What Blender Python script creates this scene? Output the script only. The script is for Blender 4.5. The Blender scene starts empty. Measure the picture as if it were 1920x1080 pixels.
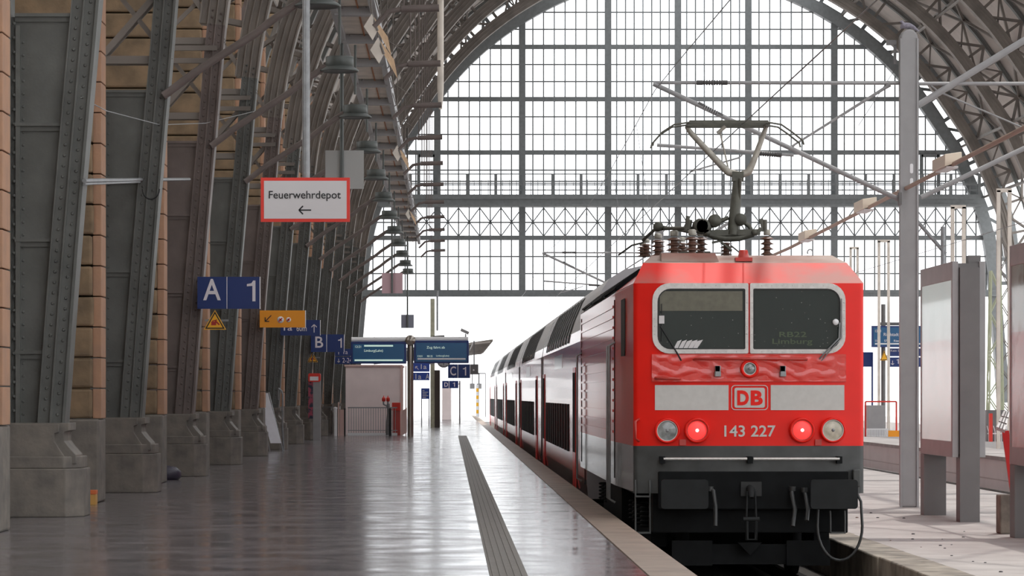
import bpy, math, random
from mathutils import Vector, Matrix
random.seed(7)
sc = bpy.context.scene
COL = sc.collection
# ------------------------------------------------------------------ camera
F, H, VX, VY = 6000.0, 1.6, 842.0, 742.0
cd = bpy.data.cameras.new('camera'); cam = bpy.data.objects.new('camera', cd); COL.objects.link(cam)
cam.location = (0, 0, H); cam.rotation_euler = (math.pi/2, 0, 0)
cd.sensor_width = 36; cd.lens = 36*F/1920
cd.shift_x = (960-VX)/1920; cd.shift_y = (VY-540)/1920
cd.clip_start = 0.5; cd.clip_end = 2000
sc.camera = cam
# ------------------------------------------------------------------ light
w = bpy.data.worlds.new('sky'); sc.world = w; w.use_nodes = True
bg = w.node_tree.nodes['Background']
bg.inputs['Color'].default_value = (0.97, 0.985, 1.0, 1); bg.inputs['Strength'].default_value = 1.9
sd = bpy.data.lights.new('sun', 'SUN'); sun = bpy.data.objects.new('sun', sd); COL.objects.link(sun)
sd.energy = 1.5; sd.angle = math.radians(0.6); sd.color = (1, 0.95, 0.88)
SUN_DIR = Vector((-0.15, -0.30, -1.0)).normalized()       # direction the light travels
sun.rotation_euler = SUN_DIR.to_track_quat('-Z', 'Y').to_euler()
vs = sc.view_settings
vs.view_transform = 'Standard'; vs.look = 'None'; vs.exposure = 0.38; vs.gamma = 1.0; vs.use_curve_mapping = False

# ------------------------------------------------------------------ helpers
def PX(x, Y): return (x-VX)*Y/F
def PZ(y, Y): return H + (VY-y)*Y/F
def P(x, y, Y): return Vector((PX(x, Y), Y, PZ(y, Y)))

class MB:
    def __init__(s): s.v = []; s.f = []; s.m = []; s.sm = []
    def add(s, vs, fs, mi=0, smooth=False):
        b = len(s.v); s.v += [tuple(v) for v in vs]
        for f in fs: s.f.append([b+i for i in f]); s.m.append(mi); s.sm.append(smooth)
        return s
    def box(s, x0, x1, y0, y1, z0, z1, mi=0):
        if x0 > x1: x0, x1 = x1, x0
        if y0 > y1: y0, y1 = y1, y0
        if z0 > z1: z0, z1 = z1, z0
        return s.add([(x0,y0,z0),(x1,y0,z0),(x1,y1,z0),(x0,y1,z0),(x0,y0,z1),(x1,y0,z1),(x1,y1,z1),(x0,y1,z1)],
              [(0,3,2,1),(4,5,6,7),(0,1,5,4),(1,2,6,5),(2,3,7,6),(3,0,4,7)], mi)
    def beam(s, a, b, wx, wz=None, up=(0,1,0), mi=0):
        wz = wz or wx
        a = Vector(a); b = Vector(b); d = (b-a)
        if d.length < 1e-6: return s
        d.normalize(); u = Vector(up)
        if abs(d.dot(u)) > .98: u = Vector((1,0,0))
        r = d.cross(u).normalized(); u = r.cross(d).normalized()
        r = r*wx/2; u = u*wz/2
        vs = [a-r-u, a+r-u, a+r+u, a-r+u, b-r-u, b+r-u, b+r+u, b-r+u]
        return s.add(vs, [(0,1,2,3),(4,7,6,5),(0,4,5,1),(1,5,6,2),(2,6,7,3),(3,7,4,0)], mi)
    def tube(s, pts, r, n=10, mi=0, caps=True):
        pts = [Vector(p) for p in pts]; rs = r if isinstance(r, (list, tuple)) else [r]*len(pts)
        rings = []; pu = None
        for i, p in enumerate(pts):
            d = (pts[min(i+1, len(pts)-1)]-pts[max(i-1, 0)]).normalized()
            if pu is None:
                pu = Vector((0,0,1)) if abs(d.z) < .9 else Vector((0,1,0))
            r1 = d.cross(pu).normalized(); pu = r1.cross(d).normalized()
            rings.append([p+(r1*math.cos(2*math.pi*k/n)+pu*math.sin(2*math.pi*k/n))*rs[i] for k in range(n)])
        vs = [v for q in rings for v in q]; fs = []
        for i in range(len(pts)-1):
            for k in range(n):
                a = i*n+k; b = i*n+(k+1) % n
                fs.append((a, b, b+n, a+n))
        s.add(vs, fs, mi, True)
        if caps:
            s.add(rings[0], [tuple(range(n))], mi); s.add(rings[-1], [tuple(range(n-1, -1, -1))], mi)
        return s
    def lathe(s, c, prof, n=20, axis='z', mi=0, smooth=True):
        c = Vector(c); vs = []; fs = []
        for r, h in prof:
            for k in range(n):
                a = 2*math.pi*k/n
                if axis == 'z': o = Vector((r*math.cos(a), r*math.sin(a), h))
                elif axis == 'y': o = Vector((r*math.cos(a), h, r*math.sin(a)))
                else: o = Vector((h, r*math.cos(a), r*math.sin(a)))
                vs.append(c+o)
        for i in range(len(prof)-1):
            for k in range(n):
                a = i*n+k; b = i*n+(k+1) % n; fs.append((a, b, b+n, a+n))
        return s.add(vs, fs, mi, smooth)
    def prism(s, poly, a, b, plane='xz', mi=0):
        # polygon in a plane, extruded from a to b along the third axis
        n = len(poly)
        def q(p, t):
            if plane == 'xz': return (p[0], t, p[1])
            if plane == 'xy': return (p[0], p[1], t)
            return (t, p[0], p[1])
        vs = [q(p, a) for p in poly]+[q(p, b) for p in poly]
        fs = [tuple(range(n)), tuple(range(2*n-1, n-1, -1))]+[(i, i+n, (i+1) % n+n, (i+1) % n) for i in range(n)]
        return s.add(vs, fs, mi)
    def rivet(s, x, y, z, r):
        vs = [(x+r*math.cos(k*math.pi/3), y, z+r*math.sin(k*math.pi/3)) for k in range(6)]
        v2 = [(x+.5*r*math.cos(k*math.pi/3), y-.6*r, z+.5*r*math.sin(k*math.pi/3)) for k in range(6)]
        return s.add(vs+v2, [(k, (k+1) % 6, (k+1) % 6+6, k+6) for k in range(6)]+[(6,7,8,9,10,11)], 0, False)
    def build(s, name, mats, parent=None, bevel=0, org=None):
        me = bpy.data.meshes.new(name)
        if parent is not None: o0 = Vector(parent['_w'])
        elif org is not None: o0 = Vector(org)
        else:
            xs = [v[0] for v in s.v]; ys = [v[1] for v in s.v]; zs = [v[2] for v in s.v]
            o0 = Vector(((min(xs)+max(xs))/2, (min(ys)+max(ys))/2, min(zs)))
        me.from_pydata([(v[0]-o0.x, v[1]-o0.y, v[2]-o0.z) for v in s.v], [], s.f)
        if not isinstance(mats, (list, tuple)): mats = [mats]
        for m in mats: me.materials.append(m)
        me.polygons.foreach_set('material_index', s.m); me.polygons.foreach_set('use_smooth', s.sm)
        me.update()
        import bmesh
        b = bmesh.new(); b.from_mesh(me); bmesh.ops.recalc_face_normals(b, faces=b.faces); b.to_mesh(me); b.free()
        o = bpy.data.objects.new(name, me); COL.objects.link(o)
        o['_w'] = tuple(o0)
        if parent is not None: o.parent = parent; 
        else: o.location = o0
        if bevel:
            bm = o.modifiers.new('bevel', 'BEVEL'); bm.width = bevel; bm.segments = 2; bm.limit_method = 'ANGLE'
        return o
def tag(o, label, cat, group=None, kind=None):
    o['label'] = label; o['category'] = cat
    if group: o['group'] = group
    if kind: o['kind'] = kind
    return o
def struct(o): o['kind'] = 'structure'; return o
def thing(name, loc, label, cat, group=None):
    o = bpy.data.objects.new(name, None); COL.objects.link(o); o.location = loc; o['_w'] = tuple(loc)
    o.empty_display_size = .2
    return tag(o, label, cat, group)
def dup(root, dloc, label=None, group=None, name=None):
    def cp(o, par):
        c = o.copy(); COL.objects.link(c)
        if par is not None: c.parent = par
        for ch in kids.get(o, []): cp(ch, c)
        return c
    kids = {}
    def walk(o):
        kids[o] = list(o.children)
        for ch in kids[o]: walk(ch)
    walk(root)
    r = cp(root, None); r.location = Vector(root.location)+Vector(dloc); r['_w'] = tuple(r.location)
    if label: r['label'] = label
    if group: r['group'] = group
    return r
def text_mesh(body, x0, x1, z0, z1, y, name, mat, parent, bold=0, stretch=True, depth=.004, mirror=False):
    cu = bpy.data.curves.new('t', 'FONT'); cu.body = body; cu.size = 1; cu.extrude = 0.001; cu.offset = bold
    cu.resolution_u = 4
    ob = bpy.data.objects.new('t', cu)
    me = bpy.data.meshes.new_from_object(ob)
    bpy.data.objects.remove(ob); bpy.data.curves.remove(cu)
    vs = [v.co.copy() for v in me.vertices]; fs = [tuple(p.vertices) for p in me.polygons]; bpy.data.meshes.remove(me)
    ax = min(v.x for v in vs); bx = max(v.x for v in vs); az = min(v.y for v in vs); bz = max(v.y for v in vs)
    kx = (x1-x0)/(bx-ax); kz = (z1-z0)/(bz-az)
    if not stretch: kx = kz = min(kx, kz)
    mb = MB(); mb.add([(x0+(v.x-ax)*kx, y-(depth if v.z > 0 else 0), z0+(v.y-az)*kz) for v in vs], fs)
    return mb.build(name, mat, parent)
def one_glyph(x0, x1, z0, z1, y, mat_, parent):
    w_ = (x1-x0); st = w_*.36; m = MB(); h = z1-z0
    m.prism([(x1-st,z0),(x1,z0),(x1,z1),(x1-st*.75,z1),(x1-st*1.3,z1-h*.13),(x0,z1-h*.17),(x0,z1-h*.28),(x1-st,z1-h*.26)], y-.004, y)
    return m.build('lettering', mat_, parent)
def rrect(x0, x1, z0, z1, r, n=6):
    out = []
    for cx, cz, a0 in ((x1-r, z1-r, 0), (x0+r, z1-r, 90), (x0+r, z0+r, 180), (x1-r, z0+r, 270)):
        for k in range(n+1):
            a = math.radians(a0+90*k/n); out.append((cx+r*math.cos(a), cz+r*math.sin(a)))
    return out
def ring(mb, outer, inner, y0, y1, mi=0):
    n = len(outer)
    vs = [(p[0], y0, p[1]) for p in outer]+[(p[0], y0, p[1]) for p in inner]+[(p[0], y1, p[1]) for p in outer]+[(p[0], y1, p[1]) for p in inner]
    fs = []
    for i in range(n):
        j = (i+1) % n
        fs += [(i, j, j+n, i+n), (i, i+2*n, j+2*n, j), (i+n, j+n, j+3*n, i+3*n), (i+2*n, i+3*n, j+3*n, j+2*n)]
    return mb.add(vs, fs, mi)

# ------------------------------------------------------------------ materials
def mat(name, col, rough=.5, metal=0, noise=0, nscale=6, bump=0, bscale=20, coat=0, spec=.5, col2=None, stretch=None, emis=None, estr=0, trans=0, lo=.35, hi=.65):
    m = bpy.data.materials.new(name); m.use_nodes = True; nt = m.node_tree; b = nt.nodes['Principled BSDF']
    b.inputs['Base Color'].default_value = (*col, 1); b.inputs['Roughness'].default_value = rough
    b.inputs['Metallic'].default_value = metal; b.inputs['Coat Weight'].default_value = coat; b.inputs['Coat Roughness'].default_value = .08
    b.inputs['Specular IOR Level'].default_value = spec
    b.inputs['Transmission Weight'].default_value = trans
    if emis: b.inputs['Emission Color'].default_value = (*emis, 1); b.inputs['Emission Strength'].default_value = estr
    tc = nt.nodes.new('ShaderNodeTexCoord'); mp = nt.nodes.new('ShaderNodeMapping')
    nt.links.new(tc.outputs['Object'], mp.inputs['Vector'])
    if stretch: mp.inputs['Scale'].default_value = stretch
    if noise or col2:
        n = nt.nodes.new('ShaderNodeTexNoise'); n.inputs['Scale'].default_value = nscale; n.inputs['Detail'].default_value = 6
        nt.links.new(mp.outputs['Vector'], n.inputs['Vector'])
        r = nt.nodes.new('ShaderNodeValToRGB'); c2 = col2 or tuple(max(0, c*(1-noise)) for c in col)
        r.color_ramp.elements[0].position = lo; r.color_ramp.elements[1].position = hi
        r.color_ramp.elements[0].color = (*c2, 1); r.color_ramp.elements[1].color = (*col, 1)
        nt.links.new(n.outputs['Fac'], r.inputs['Fac']); nt.links.new(r.outputs['Color'], b.inputs['Base Color'])
    if bump:
        n2 = nt.nodes.new('ShaderNodeTexNoise'); n2.inputs['Scale'].default_value = bscale; n2.inputs['Detail'].default_value = 4
        nt.links.new(mp.outputs['Vector'], n2.inputs['Vector'])
        bp = nt.nodes.new('ShaderNodeBump'); bp.inputs['Strength'].default_value = bump; bp.inputs['Distance'].default_value = .02
        nt.links.new(n2.outputs['Fac'], bp.inputs['Height']); nt.links.new(bp.outputs['Normal'], b.inputs['Normal'])
    return m
def brickmat(name, c1, c2, mortar, bw, bh, ms, rough, bump=.3, rot=(0,0,0), noise=.2, rlo=None, offs=.5, spec=.5):
    m = bpy.data.materials.new(name); m.use_nodes = True; nt = m.node_tree; b = nt.nodes['Principled BSDF']
    tc = nt.nodes.new('ShaderNodeTexCoord'); mp = nt.nodes.new('ShaderNodeMapping'); mp.inputs['Rotation'].default_value = rot
    nt.links.new(tc.outputs['Object'], mp.inputs['Vector'])
    t = nt.nodes.new('ShaderNodeTexBrick'); t.offset = offs
    t.inputs['Color1'].default_value = (*c1, 1); t.inputs['Color2'].default_value = (*c2, 1); t.inputs['Mortar'].default_value = (*mortar, 1)
    t.inputs['Scale'].default_value = 1; t.inputs['Brick Width'].default_value = bw; t.inputs['Row Height'].default_value = bh
    t.inputs['Mortar Size'].default_value = ms; t.inputs['Mortar Smooth'].default_value = .1
    nt.links.new(mp.outputs['Vector'], t.inputs['Vector'])
    n = nt.nodes.new('ShaderNodeTexNoise'); n.inputs['Scale'].default_value = 1.3; n.inputs['Detail'].default_value = 6
    nt.links.new(tc.outputs['Object'], n.inputs['Vector'])
    mx = nt.nodes.new('ShaderNodeMixRGB'); mx.blend_type = 'MULTIPLY'; mx.inputs['Fac'].default_value = noise*2
    nt.links.new(t.outputs['Color'], mx.inputs['Color1']); nt.links.new(n.outputs['Fac'], mx.inputs['Color2'])
    nt.links.new(mx.outputs['Color'], b.inputs['Base Color'])
    b.inputs['Roughness'].default_value = rough; b.inputs['Specular IOR Level'].default_value = spec
    if rlo is not None:
        mr = nt.nodes.new('ShaderNodeMapRange'); mr.inputs['From Min'].default_value = .3; mr.inputs['From Max'].default_value = .7
        mr.inputs['To Min'].default_value = rlo; mr.inputs['To Max'].default_value = rough
        nt.links.new(n.outputs['Fac'], mr.inputs['Value']); nt.links.new(mr.outputs['Result'], b.inputs['Roughness'])
    bp = nt.nodes.new('ShaderNodeBump'); bp.inputs['Strength'].default_value = bump; bp.inputs['Distance'].default_value = .01; bp.invert = True
    nt.links.new(t.outputs['Fac'], bp.inputs['Height']); nt.links.new(bp.outputs['Normal'], b.inputs['Normal'])
    return m
def glassmat(name, tint=(1,1,1), refl=.12):
    m = bpy.data.materials.new(name); m.use_nodes = True; nt = m.node_tree; nt.nodes.clear()
    o = nt.nodes.new('ShaderNodeOutputMaterial'); t = nt.nodes.new('ShaderNodeBsdfTransparent'); g = nt.nodes.new('ShaderNodeBsdfGlossy')
    t.inputs['Color'].default_value = (*tint, 1); g.inputs['Roughness'].default_value = .05
    mx = nt.nodes.new('ShaderNodeMixShader'); mx.inputs['Fac'].default_value = refl
    nt.links.new(t.outputs[0], mx.inputs[1]); nt.links.new(g.outputs[0], mx.inputs[2]); nt.links.new(mx.outputs[0], o.inputs[0])
    return m
M_STEEL = mat('painted_steel', (.130,.134,.126), .55, noise=.25, nscale=2.2, bump=.12, bscale=25)
M_STEEL2 = mat('steel_brown', (.165,.132,.122), .55, noise=.25, nscale=2.2, bump=.12, bscale=25)
M_LATT = mat('lattice_steel', (.21,.185,.165), .6, noise=.3, nscale=.8)
M_GABLE = mat('gable_steel', (.20,.215,.22), .5, noise=.15)
M_GALV = mat('galvanised_steel', (.30,.31,.32), .45, .5, noise=.2, nscale=8)
M_GREY = mat('grey_paint', (.33,.325,.33), .45, noise=.1, nscale=3)
M_GREYD = mat('dark_grey_paint', (.16,.155,.155), .5, noise=.1, nscale=3)
M_STONE = mat('plinth_stone', (.225,.20,.17), .7, col2=(.12,.11,.10), nscale=3.5, bump=.35, bscale=14, lo=.3, hi=.75)
M_SAND = mat('sandstone', (.27,.185,.11), .85, col2=(.13,.095,.06), nscale=2.2, bump=.5, bscale=9, lo=.3, hi=.7)
M_SANDL = mat('lit_sandstone', (.36,.215,.145), .85, col2=(.42,.24,.15), nscale=3, bump=.4, bscale=9)  # lit edge of the piers: the light is put into this pinker colour
M_WALL = brickmat('stone_wall', (.36,.26,.17), (.28,.21,.15), (.08,.06,.05), .9, .45, .02, .85, .6, rot=(math.pi/2,0,math.pi/2))
M_CEIL = mat('roof_boards', (.50,.45,.41), .8, noise=.2, nscale=.6)
M_BUFF = mat('buffer_grey', (.018,.020,.021), .6, noise=.2, spec=.2)
M_ARCH = mat('arch_rib_brown', (.25,.22,.195), .6, noise=.3, nscale=1.2)  # upper arch ribs, coloured lighter and browner than the columns
M_BLACK = mat('black_rubber', (.012,.013,.014), .55)
M_SOOT = mat('sooty_metal', (.007,.008,.009), .7, noise=.4, nscale=5, spec=.15)
M_DKBLUE = mat('sign_blue', (.008,.03,.16), .35)
M_DISP = mat('display_blue', (.01,.085,.20), .25, emis=(.01,.09,.22), estr=.08)
M_WHITE = mat('white_paint', (.80,.80,.82), .4)
M_LETTER = mat('lettering_white', (.78,.74,.80), .5)
M_GLOWTXT = mat('display_text', (.6,.78,.68), .5, emis=(.6,.8,.68), estr=.4)
M_SIGNW = mat('sign_white', (.62,.60,.61), .45)
M_SIGNR = mat('sign_red', (.72,.035,.02), .4)
M_ORANGE = mat('sign_orange', (.95,.36,.015), .4)
M_YELLOW = mat('warning_yellow', (.95,.48,.02), .4)
M_INK = mat('black_print', (.015,.015,.018), .5)
M_RED = mat('locomotive_red', (.80,.010,.003), .4, noise=.08, nscale=2, coat=.12, spec=.25)
M_REDS = mat('locomotive_red_polished', (.70,.012,.006), .28, noise=.10, nscale=2, coat=.45, spec=.6, bump=.12, bscale=5, stretch=(1,3,.25))
M_LGREYS = mat('locomotive_grey_polished', (.12,.125,.12), .14, noise=.3, nscale=4, coat=.8)
M_REDP = mat('locomotive_red_dented', (.74,.03,.02), .25, coat=1, bump=.35, bscale=6, noise=.15, nscale=5)
M_REDD = mat('dark_red_metal', (.45,.03,.02), .4, coat=.3)
M_HOODT = mat('sooty_roof_front', (.42,.34,.30), .6, col2=(.30,.15,.12), nscale=1.2, stretch=(1,3,3))
M_HOOD = mat('hood_red_worn', (.72,.02,.012), .5, col2=(.36,.12,.10), nscale=1.1, coat=0, spec=.3, lo=.30, hi=.55)
M_LGREY = mat('locomotive_grey', (.058,.062,.062), .5, noise=.4, nscale=4, coat=.1)
M_STRIPE = mat('stripe_white', (.56,.55,.53), .45, noise=.08, nscale=12)
M_ROOFD = mat('roof_dark_grey', (.06,.058,.055), .45, noise=.4, nscale=1.5)
M_WINF = mat('window_frame_aluminium', (.62,.60,.58), .35, .3, noise=.15, nscale=20)
M_CERAM = mat('brown_insulator', (.17,.085,.06), .35, noise=.3, nscale=12, coat=.4)
M_PANT = mat('pantograph_paint', (.42,.40,.35), .45, .2, noise=.3, nscale=10)
M_PANTD = mat('pantograph_dark', (.11,.11,.09), .5, .2, noise=.3, nscale=10)
M_COACH = mat('coach_red', (.46,.02,.02), .26, coat=.5, spec=.7, bump=.06, bscale=4, stretch=(1,1,.2))
M_COACHG = mat('coach_grey', (.40,.39,.41), .15, coat=1)
M_COACHW = mat('coach_white', (.72,.70,.70), .3, coat=.6)
M_CROOF = mat('coach_roof', (.80,.80,.81), .4)
M_CDOOR = mat('coach_door_red', (.70,.04,.035), .45, coat=.3)
M_CGLASS = mat('coach_glass', (.015,.018,.02), .6, spec=.15)
M_TRAY = mat('cream_panel', (.80,.73,.65), .6, noise=.25, nscale=1.5)
M_RUST = mat('rusty_metal', (.42,.17,.07), .7, noise=.4, nscale=12)
M_LAMPD = mat('lamp_housing', (.085,.095,.09), .45)
M_LAMPC = mat('cream_lamp', (.78,.68,.55), .4)
M_PINK = mat('pinkish_plaster', (.88,.75,.73), .7, noise=.08, nscale=1.5)
M_PINKL = mat('pink_stone_slab', (.72,.50,.45), .6)
M_CONC = mat('concrete', (.43,.40,.385), .8, col2=(.33,.30,.29), nscale=1.2, bump=.25, bscale=18)
M_CONCB = mat('weathered_concrete', (.34,.30,.25), .85, col2=(.16,.14,.12), nscale=2.5, bump=.4, bscale=12)
M_BALL = mat('ballast_stone', (.07,.06,.055), .95, noise=.6, nscale=14, bump=1, bscale=10)
M_RAIL = mat('rail_steel', (.30,.28,.27), .2, 1)
M_GLASS = glassmat('window_glass', (.985,.99,1), .02)
M_KERB = mat('edge_stone', (.36,.29,.235), .5, noise=.3, nscale=1.6, bump=.15, bscale=20)
M_TACT = mat('ribbed_paving', (.17,.155,.14), .55, noise=.2, nscale=6)
M_FLOOR = brickmat('platform_tiles', (.21,.19,.205), (.17,.155,.168), (.36,.34,.33), .40, .16, .006, .24, .10, noise=.3, rlo=.10, spec=1.0)
M_TILEW = brickmat('white_tile', (.88,.87,.86), (.82,.82,.82), (.55,.53,.52), .62, 1.6, .02, .5, .2, rot=(math.pi/2,0,math.pi/2), noise=.1, offs=0)
M_OUT = mat('pale_ground', (.72,.71,.70), .9, noise=.1, nscale=.3)

# ------------------------------------------------------------------ setting: floor, tracks, platforms
E1 = 2.19                       # platform edge beside the train
fl = MB(); fl.box(-7.2, E1-.42, 5, 260, -.25, 0)
struct(fl.build('floor', M_FLOOR, org=(0,0,0)))
tr = MB()
tr.box(.36, .70, 5, 128, -.05, .004)
for k in range(5): tr.box(.385+.065*k, .405+.065*k, 5, 128, 0, .011)
struct(tr.build('trim_1', M_TACT, org=(0,0,0)))
ed = MB()
ed.box(E1-.42, E1, 5, 260, -.16, .012); ed.box(E1-.2, E1-.06, 5, 260, -1.1, -.16)
struct(ed.build('trim_2', M_KERB, org=(0,0,0)))
TC = 3.853                      # centre of the train's track
RT = -.78
bd = MB(); bd.box(E1-.1, 5.6, 5, 260, -1.25, -1.0)
tag(bd.build('ballast', M_BALL, org=(0,0,0)), 'dark ballast stones lying under the red train', 'ballast', kind='stuff')
bd = MB(); bd.box(11.66, 14.44, 5, 260, -1.25, -1.0)
tag(bd.build('ballast', M_BALL, org=(0,0,0)), 'dark ballast in the empty track by the white tiled platform wall', 'ballast', kind='stuff')
def rail(x, lab):
    r = MB(); r.prism([(x-.07,-.93),(x+.07,-.93),(x+.01,-.9),(x+.012,-.83),(x+.036,-.82),(x+.036,RT),(x-.036,RT),(x-.036,-.82),(x-.012,-.83),(x-.01,-.9)], 8, 250)
    tag(r.build('rail', [M_RAIL]), lab, 'rail', 'rails')
rail(TC-.74, 'steel rail under the red locomotive, on the tiled platform side')
rail(TC+.74, 'steel rail under the red locomotive, on the concrete platform side')
rail(12.35, 'steel rail of the empty track, nearer the grey billboards'); rail(13.85, 'steel rail of the empty track, nearer the white tiled wall')
sl = None
for k in range(24):
    y = 27+k*.66
    if sl is None:
        m = MB(); m.box(TC-1.25, TC+1.25, y, y+.24, -1.02, -.93); sl = m.build('railway_sleeper', M_CONCB)
        tag(sl, 'railway sleeper in the dark pit in front of and below the locomotive', 'sleeper', 'railway sleepers')
    else: dup(sl, (0, .66*k, 0))
ZR = -.45
rp = MB(); rp.box(5.49, 11.65, 5, 260, -1.25, ZR)
struct(rp.build('floor_1', M_CONC, org=(0,0,0)))
kb = MB()
y = 24.0
while y < 60:
    L = random.uniform(1.3, 1.9); kb.box(5.42+random.uniform(0,.05), 5.97, y, y+L-.03, -1.22, ZR+.012+random.uniform(0,.008)); y += L
struct(kb.build('trim_3', M_CONCB, bevel=.02, org=(0,0,0)))
pp = MB(); pp.box(14.5, 20.5, 5, 260, -1.25, -.1)
struct(pp.build('wall_right', M_TILEW, org=(0,0,0)))
pp = MB(); pp.box(14.45, 20.6, 5, 260, -.1, 0)
struct(pp.build('floor_2', M_CONC, org=(0,0,0)))
og = MB(); og.box(-60, 90, -30, 5, -1.4, -.9); og.box(20.6, 90, 5, 260, -1.4, -.9); og.box(-400, 400, 260, 1500, -1.4, -.5); og.box(-60,-7.2,5,260,-1.4,-.3)
struct(og.build('floor_3', M_OUT, org=(0,0,0)))
# litter specks on the concrete platform
for i in range(26):
    m = MB(); x = random.uniform(6.2, 8.0); y = random.uniform(36, 56); r = random.uniform(.012, .03)
    m.lathe((x, y, ZR), [(r,0),(r*.8,r*.5),(0,r*.6)], 6)
    tag(m.build('pebble', M_INK if i % 3 else M_CERAM), 'tiny dark pebble or leaf lying on the concrete platform', 'pebble', 'litter specks on the concrete platform')

# ------------------------------------------------------------------ arch profile
XC = 12.54; YE = 175.4
raw = [(-5.17,.6),(-5.10,1.2),(-4.90,3.9),(-4.64,6.9),(-4.42,9.3),(-4.1,10.96),(-3.57,12.5),(-2.50,14.9),(-1.93,15.8),(-.79,17.5),(.1,18.7),(1.16,19.85),(2.34,20.9),(4.03,22.1),(6.27,23.3),(9.2,24.3),(12.54,24.65)]
def catmull(P_, n=5):
    out = []
    for i in range(len(P_)-1):
        p0 = P_[max(i-1,0)]; p1 = P_[i]; p2 = P_[i+1]; p3 = P_[min(i+2,len(P_)-1)]
        for k in range(n):
            t = k/n
            out.append(tuple(.5*((2*p1[j])+(-p0[j]+p2[j])*t+(2*p0[j]-5*p1[j]+4*p2[j]-p3[j])*t*t+(-p0[j]+3*p1[j]-3*p2[j]+p3[j])*t**3) for j in (0,1)))
    out.append(P_[-1]); return out
half = catmull(raw[1:])
prof = half+[(2*XC-x, z) for x, z in reversed(half[:-1])]
def arclen(pr):
    L = [0]
    for i in range(1, len(pr)): L.append(L[-1]+math.dist(pr[i], pr[i-1]))
    return L
LEN = arclen(prof)
def at(s_):
    s_ = max(0, min(LEN[-1]-1e-6, s_))
    import bisect
    i = min(len(prof)-2, max(0, bisect.bisect_right(LEN, s_)-1))
    t = (s_-LEN[i])/(LEN[i+1]-LEN[i]); a = prof[i]; b = prof[i+1]
    p = (a[0]+(b[0]-a[0])*t, a[1]+(b[1]-a[1])*t)
    i0 = max(0, i-1); i1 = min(len(prof)-1, i+2)
    d = Vector((prof[i1][0]-prof[i0][0], prof[i1][1]-prof[i0][1])).normalized()
    return Vector(p), Vector((-d.y, d.x))       # outward normal (left of travel = outside)
def outer(s_):
    p, n = at(s_); dep = 1.45
    if p.y < 9.3:
        x = -5.80 if p.x < XC else 2*XC+5.80
        return Vector((x, p.y))
    return p+n*min(1.45, 1.38+.05*(p.y-9.3))
N = 110
SS = [LEN[-1]*i/N for i in range(N+1)]
IN = [at(s_) for s_ in SS]; OUTP = [outer(s_) for s_ in SS]
def sweep(mb, pts, nrm, a, b, y0, y1, mi=0):
    vs = []
    for p, n in zip(pts, nrm):
        q0 = p+n*a; q1 = p+n*b
        vs += [(q0.x,y0,q0.y),(q1.x,y0,q1.y),(q1.x,y1,q1.y),(q0.x,y1,q0.y)]
    fs = []
    for i in range(len(pts)-1):
        for k in range(4):
            fs.append((i*4+k, i*4+(k+1)%4, (i+1)*4+(k+1)%4, (i+1)*4+k))
    fs += [(0,1,2,3), tuple(len(pts)*4-4+k for k in (3,2,1,0))]
    mb.add(vs, fs, mi)
def inner_x(z):
    for i in range(len(half)-1):
        if half[i][1] <= z <= half[i+1][1]:
            t = (z-half[i][1])/(half[i+1][1]-half[i][1]); return half[i][0]+t*(half[i+1][0]-half[i][0])
    return half[0][0]
def inner_z(x):     # height of the arch at x
    if x > XC: x = 2*XC-x
    for i in range(len(half)-1):
        if half[i][0] <= x <= half[i+1][0]:
            t = (x-half[i][0])/(half[i+1][0]-half[i][0]); return half[i][1]+t*(half[i+1][1]-half[i][1])
    return 1.2
ORD = ['zeroth','first','second','third','fourth','fifth','sixth','seventh','eighth','ninth','tenth','eleventh','twelfth','thirteenth','fourteenth']
Y1, DY, NA = 42.5, 10.61, 13
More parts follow.
